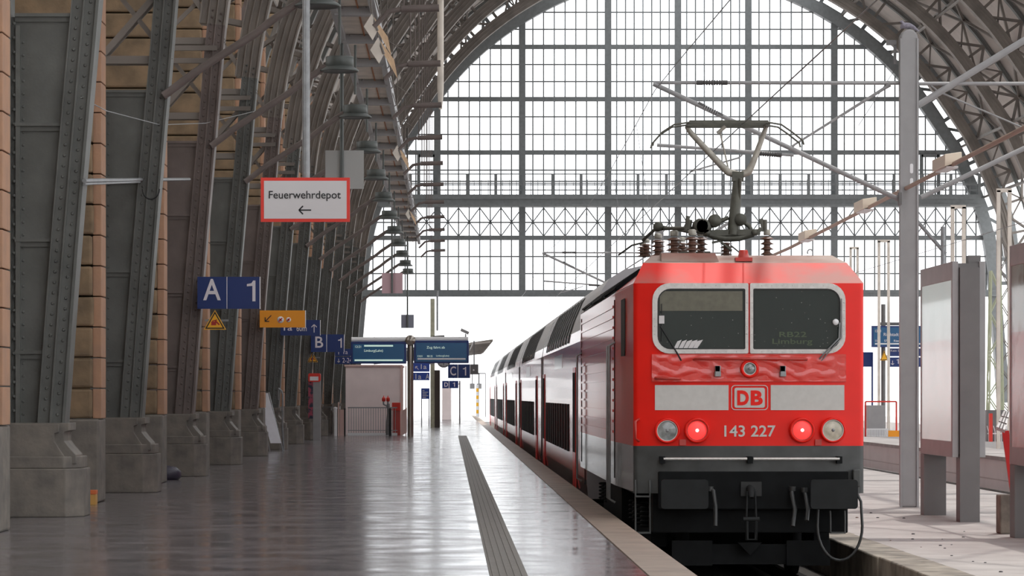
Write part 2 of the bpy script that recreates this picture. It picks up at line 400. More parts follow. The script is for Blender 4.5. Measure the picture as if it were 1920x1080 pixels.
def build_arch(y, steel):
    t = thing('steel_arch', (XC, y, 1.2), '', 'arch', 'steel arches of the train hall')
    ip = [a for a, b in IN]; nn = [b for a, b in IN]
    ip0, nn0 = ip, nn
    hi_ = [i for i, p in enumerate(ip0) if p.y > 8.9]; m = MB(); ip = [ip0[i] for i in hi_]; nn = [nn0[i] for i in hi_]
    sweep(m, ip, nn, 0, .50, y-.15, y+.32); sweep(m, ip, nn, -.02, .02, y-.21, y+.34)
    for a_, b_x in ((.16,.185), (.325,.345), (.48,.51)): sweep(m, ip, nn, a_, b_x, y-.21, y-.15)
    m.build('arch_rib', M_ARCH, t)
    mid_ = len(ip0)//2
    for side in (0, 1):
        ids = [i for i, p in enumerate(ip0) if p.y < 9.4 and (i > mid_) == bool(side)]
        ip = [ip0[i] for i in ids]; nn = [nn0[i] for i in ids]
        m = MB(); sweep(m, ip, nn, 0, .34, y-.17, y+.25)
        sweep(m, ip, nn, -.02, .02, y-.21, y+.29); sweep(m, ip, nn, .16, .185, y-.22, y-.17); sweep(m, ip, nn, .325, .345, y-.20, y-.17)
        z = 1.35
        while z < 9.2:
            x = inner_x(z)
            for o, zz in ((.09, z), (.255, z+.07)):
                xx = x-o; xx = 2*XC-xx if side else xx
                m.rivet(xx, y-.17, zz, .026)
            z += .14
        m.build('inner_chord', steel, t)
    ip, nn = ip0, nn0
    m = MB(); sweep(m, OUTP, nn, -.0, .14, y-.17, y+.25); 
    z = 1.4
    while z < 6.6:
        m.rivet(-5.76, y-.13, z, .024); z += .19
    m.build('outer_chord', steel, t)
    for side in (0, 1):
        m = MB(); f = (lambda x: 2*XC-x) if side else (lambda x: x)
        zs = [1.2,2.1,3.0,3.9,4.8,5.7,6.62]
        poly = [(f(-5.80), zs[0])]+[(f(inner_x(z)-.2), z) for z in zs]+[(f(-5.80), 6.62)]
        m.prism(poly, y-.08, y+.08)
        m.box(f(-5.74), f(-5.68), y-.14, y-.08, 1.2, 6.5)
        for z in (2.115, 3.49, 4.91, 6.25):
            zz = 1.2+(z-1.2)*1.0+.08*(z-1.2)
            m.box(f(-5.75), f(inner_x(zz)-.33), y-.15, y-.08, zz-.035, zz+.01); m.box(f(-5.75), f(inner_x(zz)-.33), y-.11, y-.08, zz-.10, zz-.035)
        if not side:
            z = 1.35
            while z < 6.4: m.rivet(-5.645, y-.08, z, .02); z += .17
        m.build('web_plate', steel, t)
    # lattice between the chords
    m = MB()
    nodes = []
    s0 = next(s_ for s_ in SS if at(s_)[0].y > 6.62); s1 = LEN[-1]-s0
    K = 36
    for k in range(K+1): nodes.append(s0+(s1-s0)*k/K)
    def pt(q, yy): return (q.x, yy, q.y)
    for k, s_ in enumerate(nodes):
        a, n = at(s_); b = outer(s_)
        for yy in (y-.1, y+.18): m.beam(pt(a, yy), pt(b, yy), .13, .05)
        if k < K:
            c, _ = at(nodes[k+1]); d = outer(nodes[k+1])
            e1, e2 = ((a, d) if k % 2 else (b, c))
            m.beam(pt(e1, y-.12), pt(e2, y-.12), .10, .05); m.beam(pt(e1, y+.18), pt(e2, y+.18), .10, .05)
            if s_ < LEN[-1]*.3 or s_ > LEN[-1]*.7:
                e1, e2 = ((b, c) if k % 2 else (a, d)); m.beam(pt(e1, y-.04), pt(e2, y-.04), .08, .05)
    for zz in (8.25, 8.5):
        for f in ((lambda x: x), (lambda x: 2*XC-x)): m.beam((f(-6.7), y-.2, zz), (f(-4.6), y-.2, zz), .1, .09)
    m.build('lattice_web', M_LATT, t)
    # bracing in the roof plane towards the next arch
    m = MB()
    for k in range(3, K-2, 3):
        b = outer(nodes[k]); c = outer(nodes[min(K, k+3)]); mid = outer((nodes[k]+nodes[min(K,k+3)])/2)
        y2 = y+DY
        m.beam(pt(b, y+.2), pt(mid, y+DY/2), .12, .1); m.beam(pt(mid, y+DY/2), pt(b, y2-.2), .12, .1)
        m.beam(pt(c, y+.2), pt(mid, y+DY/2), .12, .1); m.beam(pt(mid, y+DY/2), pt(c, y2-.2), .12, .1)
    m.build('roof_bracing', M_LATT, t)
    return t
arches = []
a1 = build_arch(Y1, M_STEEL)
for k in range(1, NA+1):
    arc = a1 if k == 1 else dup(a1, (0, DY*(k-1), 0))
    arc['label'] = 'riveted grey steel column rising into a lattice arch, %s from the camera' % ORD[k]
    arches.append(arc)
for ch in list(arches[-1].children):
    if ch.name.startswith('roof_bracing'): bpy.data.objects.remove(ch)
for k in (3, 5):                  # browner colour on two of them
    for ch in arches[k-1].children:
        if ch.name.startswith(('inner', 'outer', 'web')):
            ch.data = ch.data.copy(); ch.data.materials.clear(); ch.data.materials.append(M_STEEL2)
# stone plinths under the arches
def plinth_part(mb, y, x0, x1, z0, z1, y0, y1): mb.box(x0, x1, y+y0, y+y1, z0, z1)
def build_plinth(y):
    t = thing('stone_plinth', (-5.6, y, 0), '', 'plinth', 'stone plinths under the steel arches')
    m = MB()
    m.prism([(-6.7,y-.42),(-5.04,y-.42),(-4.83,y-.12),(-4.83,y+.60),(-6.7,y+.60)], 0, .64, 'xy')
    m.prism([(-6.7,y-.40),(-5.07,y-.40),(-4.87,y-.12),(-4.87,y+.58),(-6.7,y+.58)], .64, .80, 'xy')
    m.build('plinth_block', M_STONE, t, bevel=.015)
    m = MB()
    pr = [(-6.7,.70),(-4.92,.70),(-4.93,.82),(-5.02,.92),(-5.08,1.00),(-5.08,1.12),(-5.02,1.14),(-5.02,1.24),(-6.7,1.24)]
    m.prism(pr, y-.27, y+.55)
    pr2 = [(-6.7,.72),(-5.06,.72),(-5.07,.80),(-5.15,.92),(-5.20,1.0),(-5.20,1.10),(-5.14,1.12),(-5.14,1.225),(-6.7,1.225)]
    m.prism(pr2, y-.37, y+.62)
    m.build('plinth_moulding', M_STONE, t, bevel=.008)
    return t
p1 = build_plinth(Y1)
for k in range(1, NA+1):
    p = p1 if k == 1 else dup(p1, (0, DY*(k-1), 0))
    p['label'] = 'grey stone plinth carrying the %s steel arch column from the camera' % ORD[k]
# stone piers between the arches, in courses
def build_pier(y):
    t = thing('stone_pier', (-5.9, y, 0), '', 'pier', 'coursed sandstone piers along the hall wall')
    m = MB(); m.box(-7.04, -5.24, y-.5, y+.5, 0, 1.25); m.build('pier_base', M_STONE, t, bevel=.03)
    m = MB(); z = 1.25; i = 0
    while z < 15.5:
        j = random.uniform(-.012, .012)
        m.box(-7.04, -5.34+j, y-.42+j, y+.42, z+.012, z+.448); z += .46; i += 1
    m.build('stone_courses', M_SAND, t, bevel=.035)
    m = MB(); z = 1.25
    while z < 15.5: m.box(-5.35, -5.22, y-.30, y+.34, z+.008, z+.452); z += .46
    m.build('stone_edge', M_SANDL, t, bevel=.01)
    return t
q0 = build_pier(Y1-DY*.45)
for k in range(0, NA):
    p = q0 if k == 0 else dup(q0, (0, DY*k, 0))
    p['label'] = 'tall yellow brown sandstone pier at the left picture edge, before the first arch column' if k == 0 else 'tall yellow brown sandstone pier at the hall wall, just beyond the %s arch column' % ORD[k]
wl = MB()
wl.box(-7.4, -7.05, -15, YE, 0, 5.2)
wl.box(-7.4, -7.05, -15, YE, 12.5, 15.5)
for k in range(-5, NA+2):
    y = Y1-DY*.45+DY*k; wl.box(-7.4, -7.05, y-3.6, y+3.6, 5.2, 12.5)
struct(wl.build('wall_left', M_WALL, org=(0,0,0)))
# roof skin
def lift(s_):
    p, n = at(s_); return outer(s_)+n*.22
cl = MB(); RS = [s_ for s_ in SS if at(s_)[0].y > 12.2]
vs = []; 
for s_ in RS:
    q = lift(s_); vs += [(q.x, -15, q.y), (q.x, YE+.3, q.y)]
fs = []
SKY0, SKY1 = 11, 15         # a glazed strip high on the right-hand slope
nr = len(RS)
for i in range(nr-1):
    if nr*.35 < i < nr*.65: continue
    fs.append((2*i, 2*i+1, 2*i+3, 2*i+2))
cl.add(vs, fs, 0)
ceil = struct(cl.build('ceiling', M_CEIL, org=(0,0,0)))
gm = MB(); fs = [(2*i, 2*i+1, 2*i+3, 2*i+2) for i in range(nr-1) if nr*.35 < i < nr*.65]
gm.add(vs, fs); struct(gm.build('window_1', M_GLASS, org=(0,0,0)))
# purlins: long lattice girders running the length of the hall
def purlin(s_, lab):
    b = outer(s_); p, n = at(s_)
    t = thing('lattice_purlin', (b.x, 110, b.y), lab, 'girder', 'lattice purlins under the hall roof')
    a = b; c = b-n*.9; y0 = Y1-5; m = MB()
    m.beam((a.x,y0,a.y),(a.x,YE,a.y),.12,.12,up=(0,0,1)); m.beam((c.x,y0,c.y),(c.x,YE,c.y),.10,.10,up=(0,0,1))
    m.build('chord', M_LATT, t)
    m = MB(); y = y0; k = 0; st = DY/6
    while y < YE-st:
        e, f = (a, c) if k % 2 else (c, a); m.beam((e.x,y,e.y),(f.x,y+st,f.y),.07); y += st; k += 1
    m.build('zigzag_bracing', M_LATT, t)
fr = [.17,.215,.26,.31,.36,.42,.5,.58,.64,.69,.74,.785,.83]
for i, q in enumerate(fr):
    purlin(LEN[-1]*q, 'lattice girder running lengthwise under the hall roof, %s from the left side' % ORD[i+1])

# ------------------------------------------------------------------ glazed end wall
ge = thing('wall_far', (XC, YE, 8), '', 'wall'); del ge['label']; del ge['category']; struct(ge)
def gx(x): return PX(x, YE)
def gz(y): return PZ(y, YE)
ZB = gz(549)
m = MB()
mains = [659, 820, 979, 1140, 1271, 1403, 1564, 1716]
def top_at(X): return inner_z(X)+.15
for x in mains:
    X = gx(x)
    zt = top_at(X) if -4.3 < X < 2*XC+4.3 else 8
    if X > -4.7: m.box(X-.18, X+.18, YE-.15, YE+.15, ZB, zt)
m.build('mullion', M_GABLE, ge)
m = MB(); pos = []
for a, b in zip(mains[:-1], mains[1:]):
    for k in range(1, 8): pos.append(a+(b-a)*k/8)
for k in range(1, 8): pos.append(1716+19*k)
for x in pos:
    X = gx(x)
    if inner_x(ZB) < X < 2*XC-inner_x(ZB): m.box(X-.035, X+.035, YE-.04, YE+.04, ZB, top_at(X))
def hspan(z):
    if z >= 24.5: return None
    lo = inner_x(z); return lo-.1, 2*XC-lo+.1
def trans(y, h, d=.05):
    z = gz(y); sp = hspan(z)
    if sp: m.box(sp[0], sp[1], YE-d, YE+d, z-h/2, z+h/2)
for y in (23, 55, 121, 153, 219, 252, 319, 340, 417, 481, 513): trans(y, .07)
m.build('glazing_bar', M_GABLE, ge)
m = MB()
for y in (-10, 88, 186, 286, 446): trans(y, .24, .12)
m.build('transom', M_GABLE, ge)
m = MB(); z0, z1 = gz(387), gz(367); sp = hspan(z0)
m.box(sp[0], sp[1], YE-1.1, YE+.1, z0, z1-.25); m.box(sp[0], sp[1], YE-1.2, YE+.1, z1-.25, z1)
m.box(sp[0], sp[1], YE-1.15, YE+.1, z0-.06, z0+.08)
m.build('walkway_beam', M_GABLE, ge)
m = MB(); z0, z1 = gz(556), gz(544); sp = hspan(8)
m.box(sp[0]-.3, sp[1]+.3, YE-.5, YE+.3, z0, z1); m.box(sp[0]-.3, sp[1]+.3, YE-.6, YE+.3, z0, z0+.09)
m.build('lower_beam', M_GABLE, ge)
m = MB(); za, zb = gz(369), gz(329); sp = hspan(za)
for zz in (zb, zb-.1-.4, za+.3, (za+zb)/2): m.beam((sp[0], YE-1.1, zz), (sp[1], YE-1.1, zz), .06)
x = 770
while x < 1850:
    X = gx(x); m.beam((X, YE-1.1, za-.1), (X, YE-1.1, zb), .16, .1); x += 53
x = 770
while x < 1850: 
    X = gx(x); m.beam((X, YE-1.1, za-.1), (X, YE-1.1, zb-.3), .03); x += 13.2
m.build('walkway_railing', M_GABLE, ge)
m = MB(); za, zb = gz(443), gz(390)
x = mains[0]
segs = []
for a, b in zip(mains[:-1], mains[1:]):
    for k in range(4): segs.append((a+(b-a)*k/4, a+(b-a)*(k+1)/4))
for k in range(4): segs.append((1716+38*k, 1716+38*(k+1)))
for a, b in segs:
    if gx(a) > -4.0 and gx(b) < 2*XC+4.0:
        m.beam((gx(a), YE-.1, za), (gx(b), YE-.1, zb), .06); m.beam((gx(a), YE-.1, zb), (gx(b), YE-.1, za), .06)
m.build('cross_bracing', M_GABLE, ge)
for xa, xb in ((785, 815), (1727, 1759)):
    m = MB(); z0, z1 = gz(368), gz(290); A, B = gx(xa), gx(xb)
    for X in (A, B): m.box(X-.09, X+.09, YE-.22, YE-.05, z0, z1)
    m.box(A, B, YE-.22, YE-.05, z1-.15, z1+.03); m.build('walkway_door_frame', M_GABLE, ge)
m = MB(); pts = [(x, z) for x, z in prof if z > ZB]; m.prism(pts, YE-.01, YE+.01)
m.build('glass_panes', M_GLASS, ge)
m = MB()
for i in range(len(half)-1): pass
ip = [a for a, b in IN]; nn = [b for a, b in IN]
sweep(m, ip, nn, -.12, .5, YE-.4, YE+.3); sweep(m, OUTP, nn, -.15, .3, YE-.4, YE+.3)
m.build('gable_arch_chord', M_GABLE, ge)
m = MB(); K = 40
s0 = LEN[-1]*.12
for k in range(K+1):
    s_ = LEN[-1]*(.10+.80*k/K); a, n = at(s_); b = outer(s_)
    m.beam((a.x,YE-.1,a.y),(b.x,YE-.1,b.y),.2,.12)
    if k < K:
        s2 = LEN[-1]*(.10+.80*(k+1)/K); c, n2 = at(s2); d = outer(s2)
        if k % 2: m.beam((a.x,YE-.1,a.y),(d.x,YE-.1,d.y),.16,.1)
        else:
            for o in (.4, .62): 
                e = a+(b-a)*o; f_ = c+(d-c)*o; m.beam((e.x,YE-.1,e.y),(f_.x,YE-.1,f_.y),.07)
m.build('gable_arch_lattice', M_GABLE, ge)

# ------------------------------------------------------------------ locomotive
S0 = 146.1; YF = F/S0
def LX(x): return (x-VX)/S0
def LZ(y): return H+(VY-y)/S0
XL, XR = LX(1188), LX(1620); ZRED = LZ(836); ZE = LZ(531)
loco = thing('locomotive', (TC, YF+8, RT), 'red electric locomotive with two cab windows, white stripe and raised pantograph', 'locomotive')
CAB, LEND = YF+3.7, YF+15.5
XL2, XR2 = XL-.045, XR+.045
m = MB()
def loco_section(y, xl, xr, dz=0):
    return [(xl, y, ZRED), (xl, y, ZE-.02), (xl+.005, y, ZE), (xr-.005, y, ZE), (xr, y, ZE-.02), (xr, y, ZRED)]
secs = [loco_section(YF+.06, XL+.0, XR-.0), loco_section(CAB, XL2, XR2), loco_section(LEND, XL2, XR2)]
# body sides
for i in range(2):
    a, b = secs[i], secs[i+1]
    m.add(a+b, [(0,6,7,1),(1,7,8,2),(3,9,10,4),(4,10,11,5)])
m.add(secs[2], [(0,1,2,3,4,5)])
m.build('body_side', M_REDS, loco)
# front shell with rounded vertical edges
m = MB(); r = .06
fx = [(XL, YF+.06), (XL+.02, YF+.02), (XL+.06, YF), (XR-.06, YF), (XR-.02, YF+.02), (XR, YF+.06)]
n = len(fx)
vs = [(x, y, ZRED) for x, y in fx]+[(x, y, ZE) for x, y in fx]
m.add(vs, [(i, i+1, i+1+n, i+n) for i in range(n-1)], 0, True)
m.build('front_panel', M_RED, loco)
# hood above the windows
def hz(y, Y): return H+(VY-y)*Y/F
YH1, YH2 = YF+.45, YF+.75
h0 = [(XL, YF+.03, ZE), (XR, YF+.03, ZE)]
h1 = [(PX(1206,YH1), YH1, hz(493,YH1)), (PX(1588,YH1), YH1, hz(493,YH1))]
h2 = [(PX(1222,YH2), YH2, hz(479,YH2)), (PX(1560,YH2), YH2, hz(479,YH2))]
m = MB(); m.add([h0[0],h0[1],h1[1],h1[0]], [(0,1,2,3)]); m.build('front_hood', M_HOOD, loco)
m = MB(); m.add([h1[0],h1[1],h2[1],h2[0]], [(0,1,2,3)]); m.build('roof_front_slope', M_HOODT, loco)
ZRF = h2[0][2]
# shoulders (cab: red, machine room: dark slats)
for sx in (0, 1):
    m = MB()
    e0 = (XL, YF+.03, ZE) if not sx else (XR, YF+.03, ZE)
    e1 = (XL2, CAB, ZE) if not sx else (XR2, CAB, ZE)
    u0 = h1[sx]; u1 = (XL2+.42 if not sx else XR2-.42, CAB, ZRF-.06)
    m.add([e0, e1, u1, u0], [(0,1,2,3)])
    v0 = h2[sx]; v1 = (XL2+.62 if not sx else XR2-.62, CAB, ZRF)
    m.add([u0, u1, v1, v0], [(0,1,2,3)])
    m.build('cab_shoulder', M_REDS, loco)
m = MB()
for f in (0, 1):
    q = (lambda x: x) if not f else (lambda x: 2*TC-x)
    m.add([(q(XL2),CAB,ZE),(q(XL2),LEND,ZE),(q(XL2+.42),LEND,ZRF-.06),(q(XL2+.42),CAB,ZRF-.06),(q(XL2+.62),CAB,ZRF),(q(XL2+.62),LEND,ZRF)], [(0,1,2,3),(3,2,5,4)])
m.add([(XL2+.62,CAB,ZRF),(XR2-.62,CAB,ZRF),(XR2-.62,LEND,ZRF),(XL2+.62,LEND,ZRF),(h2[0][0],YH2,ZRF),(h2[1][0],YH2,ZRF)], [(0,1,2,3),(4,5,1,0)])
m.add([(XL2,LEND,ZE),(XL2+.42,LEND,ZRF-.06),(XR2-.42,LEND,ZRF-.06),(XR2,LEND,ZE)], [(0,1,2,3)])
m.build('roof', M_ROOFD, loco)
for i in range(3):
    ya = CAB+.3+i*3.9; m = MB()
    for (u, v) in ((.12, .92),):
        a = Vector((XL2, 0, ZE)); b = Vector((XL2+.42, 0, ZRF-.06)); nv = Vector((-(b-a).z, 0, (b-a).x)).normalized()*.03
        p = a+(b-a)*u+nv; q_ = a+(b-a)*v+nv
        m.add([(p.x,ya,p.z),(q_.x,ya,q_.z),(q_.x,ya+3.4,q_.z),(p.x,ya+3.4,p.z)], [(0,1,2,3)])
        for k in range(9):
            t_ = u+(v-u)*k/8; e = a+(b-a)*t_+nv*1.2; m.beam((e.x,ya,e.z),(e.x,ya+3.4,e.z),.02,.03)
        for yy in (ya, ya+3.4): m.beam((p.x,yy,p.z),(q_.x,yy,q_.z),.05,.05)
    m.build('roof_grille', M_BLACK if i else M_SOOT, loco)
# lower grey body
m = MB()
ZG = LZ(925)
vs = [(x, y-.0, ZG) for x, y in fx]+[(x, y, ZRED) for x, y in fx]
m.add(vs, [(i, i+1, i+1+n, i+n) for i in range(n-1)], 0, True)
m.add([(XL,YF+.06,ZG+.02),(XL2,CAB,ZG),(XL2,LEND,ZG),(XL,YF+.06,ZRED),(XL2,CAB,ZRED),(XL2,LEND,ZRED)], [(0,1,4,3),(1,2,5,4)], 1)
m.add([(XR,YF+.06,ZG+.02),(XR2,CAB,ZG),(XR2,LEND,ZG),(XR,YF+.06,ZRED),(XR2,CAB,ZRED),(XR2,LEND,ZRED)], [(0,1,4,3),(1,2,5,4)])
m.add([(XL,YF+.06,ZG),(XR,YF+.06,ZG),(XR2,LEND,ZG),(XL2,LEND,ZG)], [(0,1,2,3)])
m.build('lower_body', [M_LGREY, M_LGREYS], loco)
# side ribs, doors, handrails, cab side window
m = MB()
for k in range(13):
    z = ZRED+.12+k*(ZE-ZRED-.25)/12.5
    m.box(XL2-.012, XL2+.01, CAB+.5, LEND-.6, z, z+.035)
m.build('side_rib', M_REDS, loco)
m = MB(); m.prism([(yy, zz) for yy, zz in rrect(YF+1.55, YF+2.75, LZ(664), LZ(552), .1)], XL-.03, XL+.02, 'yz')
m.build('side_window', M_BLACK, loco)
m = MB(); m.box(XL2-.01, XL2+.01, CAB+.12, CAB+.14, ZG+.1, ZE-.1); m.box(XL2-.01, XL2+.01, LEND-.5, LEND-.48, ZG+.1, ZE-.1)
m.build('door_seam', M_BLACK, loco)
for yy, x_ in ((CAB-.02, 0), (CAB+.55, 0), (LEND-.5, 0)):
    m = MB(); X = XL2-.08
    z1_, z0_ = LZ(633), ZRED-.85
    m.tube([(X+.08,yy,z1_),(X,yy,z1_-.05),(X,yy,z0_+.05),(X+.08,yy,z0_)], .018, 8); m.build('side_handrail', M_GALV, loco)
# windshields
def win(xa, xb, flip):
    y0 = YF-.03; ro = .21
    za, zb = LZ(663), LZ(531)
    A, B = LX(xa), LX(xb)
    def shape(A, B, za, zb, rbig, rs):
        out = []
        corners = [(B, zb, 0), (A, zb, 90), (A, za, 180), (B, za, 270)]
        for cx, cz, a0 in corners:
            big = (cx == A) != flip
            r = rbig if big else rs
            ox = cx-r if cx == B else cx+r; oz = cz-r if cz == zb else cz+r
            for k in range(7):
                a = math.radians(a0+90*k/6); out.append((ox+r*math.cos(a), oz+r*math.sin(a)))
        return out
    o = shape(A, B, za, zb, .22, .02)
    tA, tB = (.065, .04) if not flip else (.04, .065)
    i = shape(A+tA, B-tB, za+.055, zb-.07, .17, .02)
    fr_ = MB(); ring(fr_, o, i, y0, YF+.02)
    for k in range(8):
        x = A+.15+(B-A-.3)*k/7
        for z in (za+.025, zb-.03): fr_.rivet(x, y0, z, .009)
    for k in range(5):
        z = za+.25+(zb-za-.5)*k/4
        for x in (A+.03, B-.02): fr_.rivet(x, y0, z, .009)
    wf = fr_.build('windshield_frame', M_WINF, loco)
    g = MB(); g.prism(i, YF-.012, YF-.004); g.build('windshield_glass', M_WGL, wf)
    gk = MB(); i2 = shape(A+tA+.015, B-tB-.015, za+.07, zb-.085, .155, .02); ring(gk, i, i2, y0+.005, YF-.01); gk.build('rubber_seal', M_BLACK, wf)
    return A, B, za, zb
M_WGL = mat('windshield_dark_glass', (.030,.040,.040), .07, spec=.6)
nt = M_WGL.node_tree; b_ = nt.nodes['Principled BSDF']
tcn = nt.nodes.new('ShaderNodeTexCoord'); vn = nt.nodes.new('ShaderNodeTexVoronoi'); vn.inputs['Scale'].default_value = 14; vn.inputs['Randomness'].default_value = 1
rr = nt.nodes.new('ShaderNodeValToRGB'); rr.color_ramp.elements[0].position = .0; rr.color_ramp.elements[0].color = (.45,.47,.45,1); rr.color_ramp.elements[1].position = .10; rr.color_ramp.elements[1].color = (.020,.032,.032,1)
nt.links.new(tcn.outputs['Object'], vn.inputs['Vector']); nt.links.new(vn.outputs['Distance'], rr.inputs['Fac']); nt.links.new(rr.outputs['Color'], b_.inputs['Base Color'])
win(1223, 1403, False); win(1406, 1585, True)
M_BLIND = mat('window_blind', (.155,.15,.115), .7, noise=.2, nscale=12)
m = MB(); m.box(LX(1237), LX(1392), YF-.016, YF-.013, LZ(583), LZ(546)); m.build('window_blind', M_BLIND, loco)
m = MB()
for k in range(5): m.add([(LX(1262+k*9), YF-.014, LZ(655)), (LX(1270+k*9), YF-.014, LZ(655)), (LX(1278+k*10), YF-.014, LZ(637)), (LX(1270+k*9), YF-.014, LZ(640))], [(0,1,2,3)])
m.build('papers', M_SIGNW, loco)
M_DIMTXT = mat('faint_display_text', (.06,.09,.045), .5)
text_mesh('RB22', LX(1461), LX(1512), LZ(632), LZ(622), YF-.014, 'destination_text', M_DIMTXT, loco, .01, depth=.002)
text_mesh('Limburg', LX(1448), LX(1523), LZ(648), LZ(635), YF-.014, 'destination_text', M_DIMTXT, loco, .01, depth=.002)
# dented glossy panel below the windows
m = MB(); nx, nz = 90, 14; vs = []
for j in range(nz+1):
    for i in range(nx+1):
        x = LX(1222+364*i/nx); z = LZ(715-49*j/nz)
        e = 0 if i in (0, nx) or j in (0, nz) else 1
        d = .0030*math.sin(i*.55+1.3*math.sin(j*.8))+.0035*math.sin(i*.23+j*.9+2*math.sin(i*.21))+random.uniform(-.0012,.0012)
        vs.append((x, YF-.022-(d+.0)*e, z))
fs = [(j*(nx+1)+i, j*(nx+1)+i+1, (j+1)*(nx+1)+i+1, (j+1)*(nx+1)+i) for j in range(nz) for i in range(nx)]
m.add(vs, fs, 0, True); m.box(LX(1222), LX(1586), YF-.02, YF, LZ(715.5), LZ(664))
m.build('dented_panel', M_REDP, loco)
m = MB(); m.tube([(LX(1300),YF,LZ(674)),(LX(1303),YF-.09,LZ(673)),(LX(1510),YF-.09,LZ(673)),(LX(1513),YF,LZ(674))], .018, 8); m.build('front_handrail', M_REDD, loco)
m = MB(); m.tube([(LX(1228),YF,LZ(709)),(LX(1230),YF-.08,LZ(709)),(LX(1272),YF-.08,LZ(710)),(LX(1275),YF,LZ(710))], .02, 8); m.build('front_handrail', M_REDD, loco)
m = MB(); m.tube([(LX(1198),YF,LZ(786)),(LX(1191),YF-.07,LZ(790)),(LX(1191),YF-.07,LZ(822)),(LX(1198),YF,LZ(827))], .016, 8); m.build('corner_handrail', M_REDD, loco)
for x in (1345, 1467):
    m = MB(); m.box(LX(x-6), LX(x+6), YF-.07, YF, LZ(706), LZ(697)); m.box(LX(x-5), LX(x+5), YF-.10, YF, LZ(697), LZ(686)); m.box(LX(x-5), LX(x+4), YF-.10, YF-.08, LZ(706), LZ(686))
    m.build('jacking_hook', M_GALV, loco, bevel=.004)
# wipers
m = MB(); m.tube([(LX(1277),YF-.03,LZ(676)),(LX(1270),YF-.07,LZ(664)),(LX(1238),YF-.06,LZ(612)),], .010, 6); m.tube([(LX(1240),YF-.05,LZ(570)),(LX(1240),YF-.05,LZ(640))], .007, 6)
m.box(LX(1235), LX(1245), YF-.07, YF-.03, LZ(607), LZ(592), 1); m.build('wiper', [M_BLACK, M_SIGNW], loco)
m = MB(); m.tube([(LX(1536),YF-.03,LZ(673)),(LX(1545),YF-.08,LZ(662)),(LX(1572),YF-.07,LZ(634)),(LX(1573),YF-.06,LZ(605))], .011, 6)
m.tube([(LX(1540),YF-.03,LZ(676)),(LX(1551),YF-.07,LZ(662)),(LX(1577),YF-.06,LZ(634)),(LX(1577),YF-.06,LZ(560))], .008, 6)
m.lathe((LX(1566),YF-.05,LZ(604)), [(0,-.01),(.04,-.01),(.04,.01),(0,.01)], 14, 'y', 1); m.build('wiper', [M_GALV, M_WHITE], loco)
# stripe and logo
for xa, xb in ((1228, 1366), (1445, 1583)):
    m = MB(); m.box(LX(xa), LX(xb), YF-.008, YF, LZ(769), LZ(722)); m.build('white_stripe', M_STRIPE, loco)
lg = MB(); ring(lg, rrect(LX(1371), LX(1440), LZ(769), LZ(722), .05), rrect(LX(1372.4), LX(1438.6), LZ(767.6), LZ(723.4), .042), YF-.010, YF)
logo = lg.build('logo', M_STRIPE, loco)
lg = MB(); lg.prism(rrect(LX(1377), LX(1434), LZ(764.5), LZ(727), .025), YF-.010, YF); lg.build('logo_field', M_STRIPE, logo)
text_mesh('D', LX(1382), LX(1404), LZ(760), LZ(732), YF-.011, 'logo_letter', M_RED, logo, .045)
text_mesh('B', LX(1407.5), LX(1430), LZ(760), LZ(732), YF-.011, 'logo_letter', M_RED, logo, .045)
text_mesh('143 227', LX(1358), LX(1454), LZ(819), LZ(797.5), YF-.004, 'running_number', M_STRIPE, loco, .014)
# lamps
M_LENS = mat('lamp_glass_clear', (.30,.32,.32), .12, noise=.5, nscale=14, coat=1); M_LENSC = mat('lamp_glass_cream', (.62,.56,.45), .25, noise=.3, nscale=14, coat=.6)
M_LENSR = mat('lamp_glass_red', (.9,.08,.07), .3, emis=(1,.03,.03), estr=.55); M_LEDW = mat('lamp_bulb', (1,.8,.75), .3, emis=(1,.75,.7), estr=2.0)
def lampf(x, y, ro, ri, lens, name='headlight'):
    c = (LX(x), YF, LZ(y)); m = MB()
    m.lathe(c, [(ro/S0,0),(ro/S0,-.05),((ro-1)/S0,-.075),(ri/S0,-.075),(ri/S0,-.03)], 32, 'y'); o = m.build(name, M_RED, loco)
    m = MB(); m.lathe(c, [(ri/S0,-.045),(ri*.7/S0,-.055),(ri*.3/S0,-.062),(0.0005,-.064)], 32, 'y'); l = m.build('lens', lens, o)
    m = MB(); ring(m, [(c[0]+ri/S0*math.cos(a*math.pi/12), c[2]+ri/S0*math.sin(a*math.pi/12)) for a in range(24)], [(c[0]+(ri-1.3)/S0*math.cos(a*math.pi/12), c[2]+(ri-1.3)/S0*math.sin(a*math.pi/12)) for a in range(24)], YF-.07, YF-.03); m.build('lamp_rim', M_WINF if lens != M_LENSR else M_REDD, o)
    m = MB(); m.lathe((c[0],YF-.064,c[2]), [(.022,0),(.015,-.01),(.0005,-.014)], 12, 'y'); m.build('bulb', M_LEDW if lens is M_LENSR else M_GALV, o)
lampf(1250.5, 807.5, 24, 19.5, M_LENS); lampf(1306.5, 807, 24, 19, M_LENSR, 'tail_light'); lampf(1503.5, 806.5, 24, 19, M_LENSR, 'tail_light'); lampf(1561, 806.5, 24, 20, M_LENSC); lampf(1405, 691.5, 17.5, 12, M_LENS)
m = MB(); m.box(LX(1274), LX(1286), YF-.03, YF, LZ(835), LZ(824)); m.box(LX(1528), LX(1540), YF-.03, YF, LZ(835), LZ(824)); m.build('lamp_bracket', M_REDD, loco)
